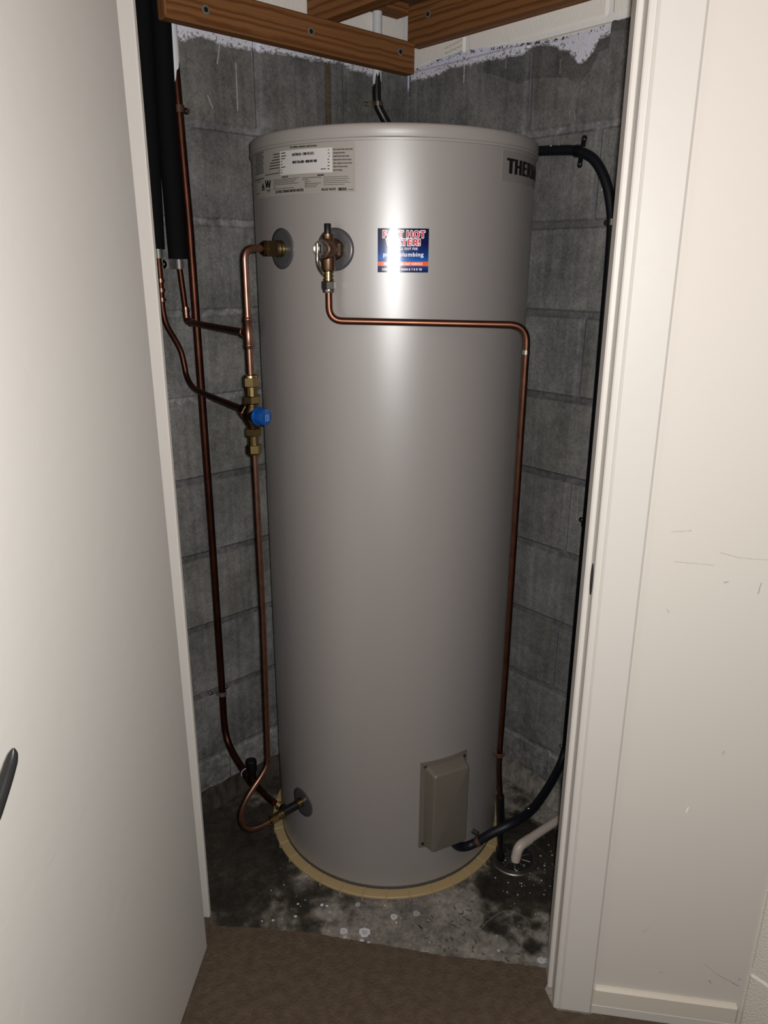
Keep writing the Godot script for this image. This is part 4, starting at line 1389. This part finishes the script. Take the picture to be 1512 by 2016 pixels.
	for y in [1.352, 1.372, 1.392]:
		solid(m, Vector3(0.032, y - 0.005, 0.7715), up, [[0.0064, 0.0], [0.0078, 0.001], [0.0078, 0.003], [0.0092, 0.004], [0.0092, 0.006], [0.0078, 0.007], [0.0078, 0.009], [0.0064, 0.010]], 22)
	part("coupling", m, M["copper"], t)

	# relief valve on the upper middle
	var NT := dir(-21.2)
	var C := on(-21.2, 1.453, R + 0.028)
	t = thing("relief_valve", "bronze pressure relief valve with a silver easing lever on the heater's upper front", "valve", on(-21.2, 1.453, R))
	m = mk()
	solid(m, on(-21.2, 1.453, R), NT, [[0.0, 0.0], [0.0185, 0.0], [0.0185, 0.005], [0.0165, 0.007], [0.0165, 0.014], [0.0, 0.014]], 28)
	part("seat_ring", m, M["dark brass"], t)
	m = mk()
	hexnut(m, on(-21.2, 1.453, R + 0.010), NT, 0.0205, 0.012, 0.5)
	solid(m, on(-21.2, 1.453, R + 0.014), NT, [[0.0165, 0.0], [0.0172, 0.010], [0.0172, 0.030], [0.0150, 0.036], [0.0, 0.036]], 28)
	solid(m, C + up * -0.037, up, [[0.0, 0.0], [0.0112, 0.0], [0.0128, 0.004], [0.0128, 0.024], [0.0140, 0.030], [0.0140, 0.046], [0.0112, 0.052], [0.0100, 0.056], [0.0100, 0.062], [0.0, 0.063]], 28)
	part("body", m, M["bronze"], t)
	m = mk()
	solid(m, C + up * 0.024, up, [[0.0062, 0.0], [0.0062, 0.0175], [0.0054, 0.0185], [0.0, 0.0185]], 18)
	part("vent_cap", m, M["black plastic"], t, "short black cap")
	m = mk()
	solid(m, on(-21.2, 1.453, R + 0.048), NT, [[0.0130, 0.0], [0.0136, 0.003], [0.0136, 0.010], [0.0120, 0.0125], [0.0085, 0.0105], [0.0, 0.0105]], 30)
	part("easing_cap", m, M["nickel"], t, "silver round cap")
	m = mk()
	for s in [-1.0, 1.0]:
		box(m, Transform3D(Basis(Vector3.UP, 0.4 * s), on(-21.2, 1.453, R + 0.0588)) , Vector3(0.0022, 0.013 + s * 0.002, 0.0022), 0.0006)
	part("cap_slot", m, M["dark hole"], t)
	m = mk()
	var lv := on(-21.2, 1.453, R + 0.0605) + dir(-111.2) * 0.0045
	tube(m, smooth([lv + up * 0.009, lv + up * -0.004, lv + up * -0.020 + NT * 0.001, lv + up * -0.030 - NT * 0.004, lv + up * -0.038 - NT * 0.014, lv + up * -0.0415 - NT * 0.020], 4), 0.0036, 14, 0.55)
	part("easing_lever", m, M["nickel"], t, "silver easing lever")
	m = mk()
	ringed(m, C + up * -0.0545, up, 0.0084, 0.0185, 0.0018)
	part("threaded_neck", m, M["brass"], t, "bright brass neck")
	m = mk()
	hexnut(m, C + up * -0.0685, up, 0.0132, 0.0150, 0.85)
	solid(m, C + up * -0.0735, up, [[0.0, 0.0], [0.0104, 0.0], [0.0112, 0.003], [0.0112, 0.0055]], 22)
	part("union_nut", m, M["nickel"], t)

	# relief drain: down, across the front of the jacket and down the right-hand side
	t = thing("relief_drain_pipe", "copper drain pipe crossing the heater's front and dropping down its right side", "pipe", TANK + CD * 0.296 + RT * 0.245 + up * 1.3)
	var W := func(l: float, w: float, y: float) -> Vector3: return TANK + RT * l + CD * w + Vector3(0, y, 0)
	m = mk()
	var dp := fillet([C + up * -0.072, W.call(-0.1145, 0.2975, 1.3305), W.call(0.2455, 0.2985, 1.325), W.call(0.2480, 0.285, 1.0), W.call(0.2525, 0.262, 0.60), W.call(0.2530, 0.250, 0.376), W.call(0.2560, 0.240, 0.310), W.call(0.2700, 0.215, 0.20)], 0.034, 8)
	tube(m, dp, 0.0064, 18)
	part("tube", m, M["tarnished copper"], t)
	m = mk()
	solid(m, W.call(0.2458, 0.2965, 1.272), up, [[0.0064, 0.0], [0.0072, 0.0005], [0.0072, 0.0085], [0.0064, 0.009]], 20)
	part("foil_band", m, M["nickel"], t, "silver band below the bend")
	m = mk()
	tube(m, [W.call(0.2660, 0.222, 0.232), W.call(0.2730, 0.207, 0.16), W.call(0.2830, 0.183, 0.05), W.call(0.2875, 0.174, -0.008)], 0.0092, 20)
	part("end_sleeve", m, M["black plastic"], t, "black sleeve at the lower end")

	# clips of the pipes
	saddle("rusty saddle clip high on the thick copper riser", Vector3(0, 1.7395, 0.687), Vector3.RIGHT, up, 0.0095, 0.0135, "rusty clip", "saddle clips of the pipes and conduits", 0.014)
	saddle("grey saddle clip low on the thick copper riser", Vector3(0, 0.318, 0.689), Vector3.RIGHT, up, 0.0095, 0.020, "galvanised", "saddle clips of the pipes and conduits", 0.012)
	saddle("galvanised clip under the end of the foam lagging nearer the riser", Vector3(0, 1.426, 0.7255), Vector3.RIGHT, up, 0.0075, 0.034, "galvanised", "saddle clips of the pipes and conduits", 0.020)
	saddle("galvanised clip under the end of the foam lagging by the door jamb", Vector3(0, 1.448, 0.7715), Vector3.RIGHT, up, 0.0075, 0.032, "galvanised", "saddle clips of the pipes and conduits", 0.020)
	# small clip holding the drain off the jacket
	t = thing("pipe_clip", "small brown clip holding the copper drain pipe near its foot", "pipe clip", W.call(0.2525, 0.25, 0.372))
	m = mk()
	solid(m, W.call(0.2532, 0.2505, 0.365), (W.call(0.2530, 0.250, 0.376) - W.call(0.2560, 0.240, 0.310)), [[0.0064, 0.0], [0.0080, 0.0], [0.0080, 0.011], [0.0064, 0.011]], 20)
	part("band", m, M["rusty clip"], t)
	m = mk()
	for e in [-1.0, 1.0]:
		box(m, Transform3D(Basis(RT, Vector3.UP, RT.cross(Vector3.UP)), W.call(0.2530 + e * 0.0095, 0.250, 0.3705)), Vector3(0.007, 0.011, 0.002), 0.0006)
	part("ear", m, M["rusty clip"], t)

func build_cables() -> void:
	var up := Vector3.UP
	# supply conduit on the right-hand wall, looping to the element cover
	var t := thing("power_conduit", "thick dark blue-black conduit arching down the right wall and looping to the element cover", "conduit", Vector3(0.672, 0.1, 0.02))
	var m := mk()
	var pts := [Vector3(0.34, 1.680, 0.016)]
	pts.append_array(smooth([Vector3(0.40, 1.681, 0.016), Vector3(0.442, 1.679, 0.016), Vector3(0.51, 1.6745, 0.016), Vector3(0.560, 1.668, 0.016), Vector3(0.605, 1.6465, 0.016), Vector3(0.640, 1.600, 0.017), Vector3(0.6595, 1.545, 0.018), Vector3(0.6665, 1.500, 0.019), Vector3(0.669, 1.42, 0.019)], 6))
	pts.append_array([Vector3(0.6725, 1.10, 0.018), Vector3(0.6745, 0.80, 0.018), Vector3(0.6765, 0.45, 0.018)])
	pts.append_array(smooth([Vector3(0.6775, 0.24, 0.018), Vector3(0.678, 0.175, 0.020), Vector3(0.687, 0.138, 0.058), Vector3(0.717, 0.134, 0.155), Vector3(0.748, 0.150, 0.262), Vector3(0.752, 0.160, 0.340), Vector3(0.727, 0.140, 0.383), Vector3(0.696, 0.105, 0.410), Vector3(0.684, 0.100, 0.432), Vector3(0.677, 0.112, 0.452), Vector3(0.672, 0.140, 0.466)], 7))
	tube(m, pts, 0.0108, 22)
	part("conduit", m, M["conduit"], t)
	for s in [[Vector3(0.748, 0.1595, 0.2720), 0.0048], [Vector3(0.492, 1.6835, 0.0205), 0.004], [Vector3(0.512, 1.6835, 0.0195), 0.0022]]:
		m = mk()   # a splash of paint on it
		var b := Basis(Vector3(1, 0, 0), Vector3(0, 1, 0), Vector3(0, 0, 1)).scaled(Vector3(s[1] * 0.7, s[1], s[1]))
		lathe(m, Transform3D(b, s[0]), [[0.0, -0.8], [0.6, -0.6], [0.9, -0.2], [0.9, 0.2], [0.6, 0.6], [0.0, 0.8]], 12)
		part("paint_splash", m, M["pale fleck"], t, "white paint splash")

	saddle("dark saddle clip on the arch of the conduit, right of the heater's lid", Vector3(0.562, 1.668, 0.0), Vector3.BACK, Vector3(0.99, -0.12, 0), 0.0112, 0.016, "black plastic", "saddle clips of the pipes and conduits", 0.013)
	saddle("shiny saddle clip on the conduit where its arch turns straight down", Vector3(0.667, 1.518, 0.0), Vector3.BACK, up, 0.0112, 0.019, "nickel", "saddle clips of the pipes and conduits", 0.013)
	saddle("saddle clip at middle height on the conduit behind the door jamb", Vector3(0.6743, 0.825, 0.0), Vector3.BACK, up, 0.0112, 0.018, "black plastic", "saddle clips of the pipes and conduits", 0.013)
	saddle("saddle clip low on the conduit, just above its loop", Vector3(0.6775, 0.160, 0.0), Vector3.BACK, up, 0.0112, 0.020, "galvanised", "saddle clips of the pipes and conduits", 0.013)
	# the saddle that holds the loop to the heater's foot
	t = thing("pipe_clip", "coppery saddle clip holding the conduit loop to the heater's foot", "pipe clip", Vector3(0.70, 0.105, 0.405))
	m = mk()
	solid(m, Vector3(0.7005, 0.110, 0.4055), Vector3(0.66, 0.66, -0.5), [[0.0110, 0.0], [0.0124, 0.0], [0.0124, 0.010], [0.0110, 0.010]], 24)
	part("strap", m, M["rusty clip"], t)
	m = mk()
	solid(m, Vector3(0.6925, 0.1225, 0.3950), dir(50), [[0.0, -0.014], [0.006, -0.014], [0.006, 0.001], [0.0035, 0.003], [0.0, 0.003]], 16)
	part("screw", m, M["steel screw"], t)

	# conduit from the roof, white with paint above
	t = thing("roof_conduit", "black conduit dropping behind the heater from the roof, its upper length painted white", "conduit", Vector3(0.02, 1.7, 0.13))
	m = mk()
	var rp := [Vector3(0.0185, 2.05, 0.1290), Vector3(0.0185, 1.95, 0.1300)]
	rp.append_array(smooth([Vector3(0.0185, 1.875, 0.1305), Vector3(0.0185, 1.835, 0.1310), Vector3(0.0205, 1.812, 0.1270), Vector3(0.026, 1.790, 0.1150), Vector3(0.034, 1.768, 0.1060), Vector3(0.042, 1.730, 0.1040), Vector3(0.045, 1.62, 0.1040)], 5))
	tube(m, rp, 0.0112, 20)
	part("conduit", m, M["black plastic"], t)
	m = mk()
	for i in 32:
		var a := TAU * i / 32
		var b := TAU * (i + 1) / 32
		var f := func(x: float) -> float: return 1.868 + 0.018 * sin(x * 2.0 + 0.7) + 0.008 * sin(x * 9.0)
		var ra := Vector3(cos(a), 0, sin(a))
		var rb := Vector3(cos(b), 0, sin(b))
		var c0 := Vector3(0.0185, 0, 0.1303)
		var c1 := Vector3(0.0185, 2.05, 0.1290)
		m.quadn(c0 + ra * 0.0118 + up * f.call(a), c0 + rb * 0.0118 + up * f.call(b), c1 + rb * 0.0118, c1 + ra * 0.0118, ra, rb, rb, ra)
	part("paint_coat", m, M["pipe paint"], t, "white paint with a ragged lower edge")
	saddle("shiny saddle clip on the black conduit above the heater's lid", Vector3(0, 1.818, 0.1285), Vector3.RIGHT, up, 0.0115, 0.020, "nickel", "saddle clips of the pipes and conduits", 0.010)

func build_floor_things() -> void:
	var up := Vector3.UP
	var c := Vector3(0.7215, 0.0, 0.281)
	var t := thing("floor_waste", "dirty round metal floor waste beside the heater's foot", "floor waste", c)
	var m := mk()
	lathe(m, Transform3D(Basis.IDENTITY, c), [[0.062, 0.0005], [0.060, 0.003], [0.056, 0.0036], [0.053, 0.0024], [0.0495, 0.0028], [0.047, 0.002], [0.046, -0.012]], 48)
	part("rim", m, M["waste metal"], t)
	m = mk()
	lathe(m, Transform3D(Basis.IDENTITY, c), [[0.0, 0.0008], [0.047, 0.0008]], 40)
	part("bowl", m, M["dark hole"], t)
	for i in 10:
		var a := TAU * i / 10 + 0.2
		m = mk()
		box(m, Transform3D(Basis(up, -a), c + Vector3(cos(a), 0, sin(a)) * 0.032 + up * 0.0022), Vector3(0.022, 0.002, 0.0045), 0.0006)
		part("grate_bar", m, M["waste metal"], t)
	m = mk()
	lathe(m, Transform3D(Basis.IDENTITY, c), [[0.012, 0.0008], [0.012, 0.0030], [0.021, 0.0034], [0.022, 0.0010]], 30)
	part("grate_ring", m, M["waste metal"], t)

	t = thing("waste_pipe", "off-white plastic waste pipe sloping along the floor into the floor waste", "pipe", Vector3(0.736, 0.0, 0.2))
	m = mk()
	tube(m, fillet([Vector3(0.740, 0.026, 0.006), Vector3(0.7365, 0.040, 0.20), Vector3(0.7355, 0.046, 0.283), Vector3(0.7335, 0.004, 0.290)], 0.024, 8), 0.0112, 22)
	part("tube", m, M["pvc"], t)
	m = mk()
	tube(m, fillet([Vector3(0.7362, 0.0425, 0.242), Vector3(0.7355, 0.046, 0.2835), Vector3(0.7335, 0.012, 0.2895)], 0.022, 8), 0.0126, 22)
	part("elbow", m, M["pvc"], t)

	# a thread lying on the slab
	t = thing("loose_thread", "thin pale thread curling on the slab in front of the heater", "thread", Vector3(0.83, 0.0, 0.45))
	m = mk()
	tube(m, smooth([Vector3(0.8015, 0.0012, 0.618), Vector3(0.7915, 0.001, 0.568), Vector3(0.8091, 0.001, 0.5284), Vector3(0.8058, 0.001, 0.481), Vector3(0.8088, 0.001, 0.4395), Vector3(0.8266, 0.001, 0.4151), Vector3(0.8595, 0.001, 0.4101), Vector3(0.8786, 0.001, 0.4198), Vector3(0.8849, 0.001, 0.4391)], 6), 0.0007, 6)
	part("strand", m, M["fluff"], t)
	# a knot of fluff on it
	m = mk()
	var rng := RandomNumberGenerator.new()
	rng.seed = 12
	for i in 7:
		var p := Vector3(0.812, 0.0015, 0.535)
		var d := Vector3(rng.randf_range(-1, 1), 0, rng.randf_range(-1, 1)).normalized()
		tube(m, smooth([p, p + d * 0.006 + Vector3(0, 0.002, 0), p + d.rotated(up, 0.6) * 0.012], 3), 0.0008, 6)
	part("knot", m, M["fluff"], t)
	# grit and flakes, too many to count
	m = mk()
	for i in 115:
		var x := rng.randf_range(0.32, 1.0)
		var z := rng.randf_range(0.1, 0.9)
		if i < 60:
			x = rng.randfn(0.80, 0.055)
			z = rng.randfn(0.31, 0.06)
		var p := Vector3(x, 0.0006, z)
		if (p - TANK).length() < 0.318 or p.dot(N) > 0.97:
			continue
		var s := rng.randf_range(0.0007, 0.0022) * (1.0 if i % 5 else 1.5)
		var b := Basis.from_euler(Vector3(rng.randf(), rng.randf() * 6.0, rng.randf())).scaled(Vector3(s, s * 0.6, s * rng.randf_range(0.5, 1.2)))
		lathe(m, Transform3D(b, p + up * s * 0.3), [[0.0, -1.0], [0.9, -0.3], [0.8, 0.5], [0.0, 1.0]], 6, true)
	var o := MeshInstance3D.new()
	o.name = numbered("grit")
	o.mesh = m.mesh()
	o.material_override = M["pale fleck"]
	add_child(o)
	tag(o, "pale flakes and grit scattered over the slab", "grit")
	o.set_meta("kind", "stuff")

# ------------------------------------------------------------------
func _ready() -> void:
	# camera, held at eye height in the passage
	var cam := Camera3D.new()
	cam.name = "camera"
	cam.fov = 69.126
	cam.near = 0.05
	cam.far = 30.0
	cam.position = Vector3(1.6234, 1.428, 1.5443)
	cam.rotation_order = EULER_ORDER_YXZ
	cam.rotation_degrees = Vector3(-18.423, 47.98, 0.3174)
	add_child(cam)
	# dim passage; the only real light is the torch held beside the lens
	var we := WorldEnvironment.new()
	we.name = "environment"
	var env := Environment.new()
	env.background_mode = Environment.BG_COLOR
	env.background_color = Color(0.05, 0.05, 0.05)
	env.tonemap_mode = Environment.TONE_MAPPER_LINEAR
	env.tonemap_exposure = 1.0
	env.sdfgi_enabled = true
	env.ssao_enabled = true
	env.ssil_enabled = true
	we.environment = env
	add_child(we)
	var torch := OmniLight3D.new()
	torch.name = "torch"
	torch.light_color = Color(1.0, 0.995, 0.985)
	torch.light_energy = 1.75
	torch.light_size = 0.01
	torch.omni_range = 12.0
	torch.omni_attenuation = 2.0
	torch.shadow_enabled = true
	torch.position = cam.position + cam.basis.x * 0.014 + cam.basis.y * 0.012
	add_child(torch)

	make_materials()
	build_setting()
	build_heater()
	build_pipes()
	build_cables()
	build_floor_things()
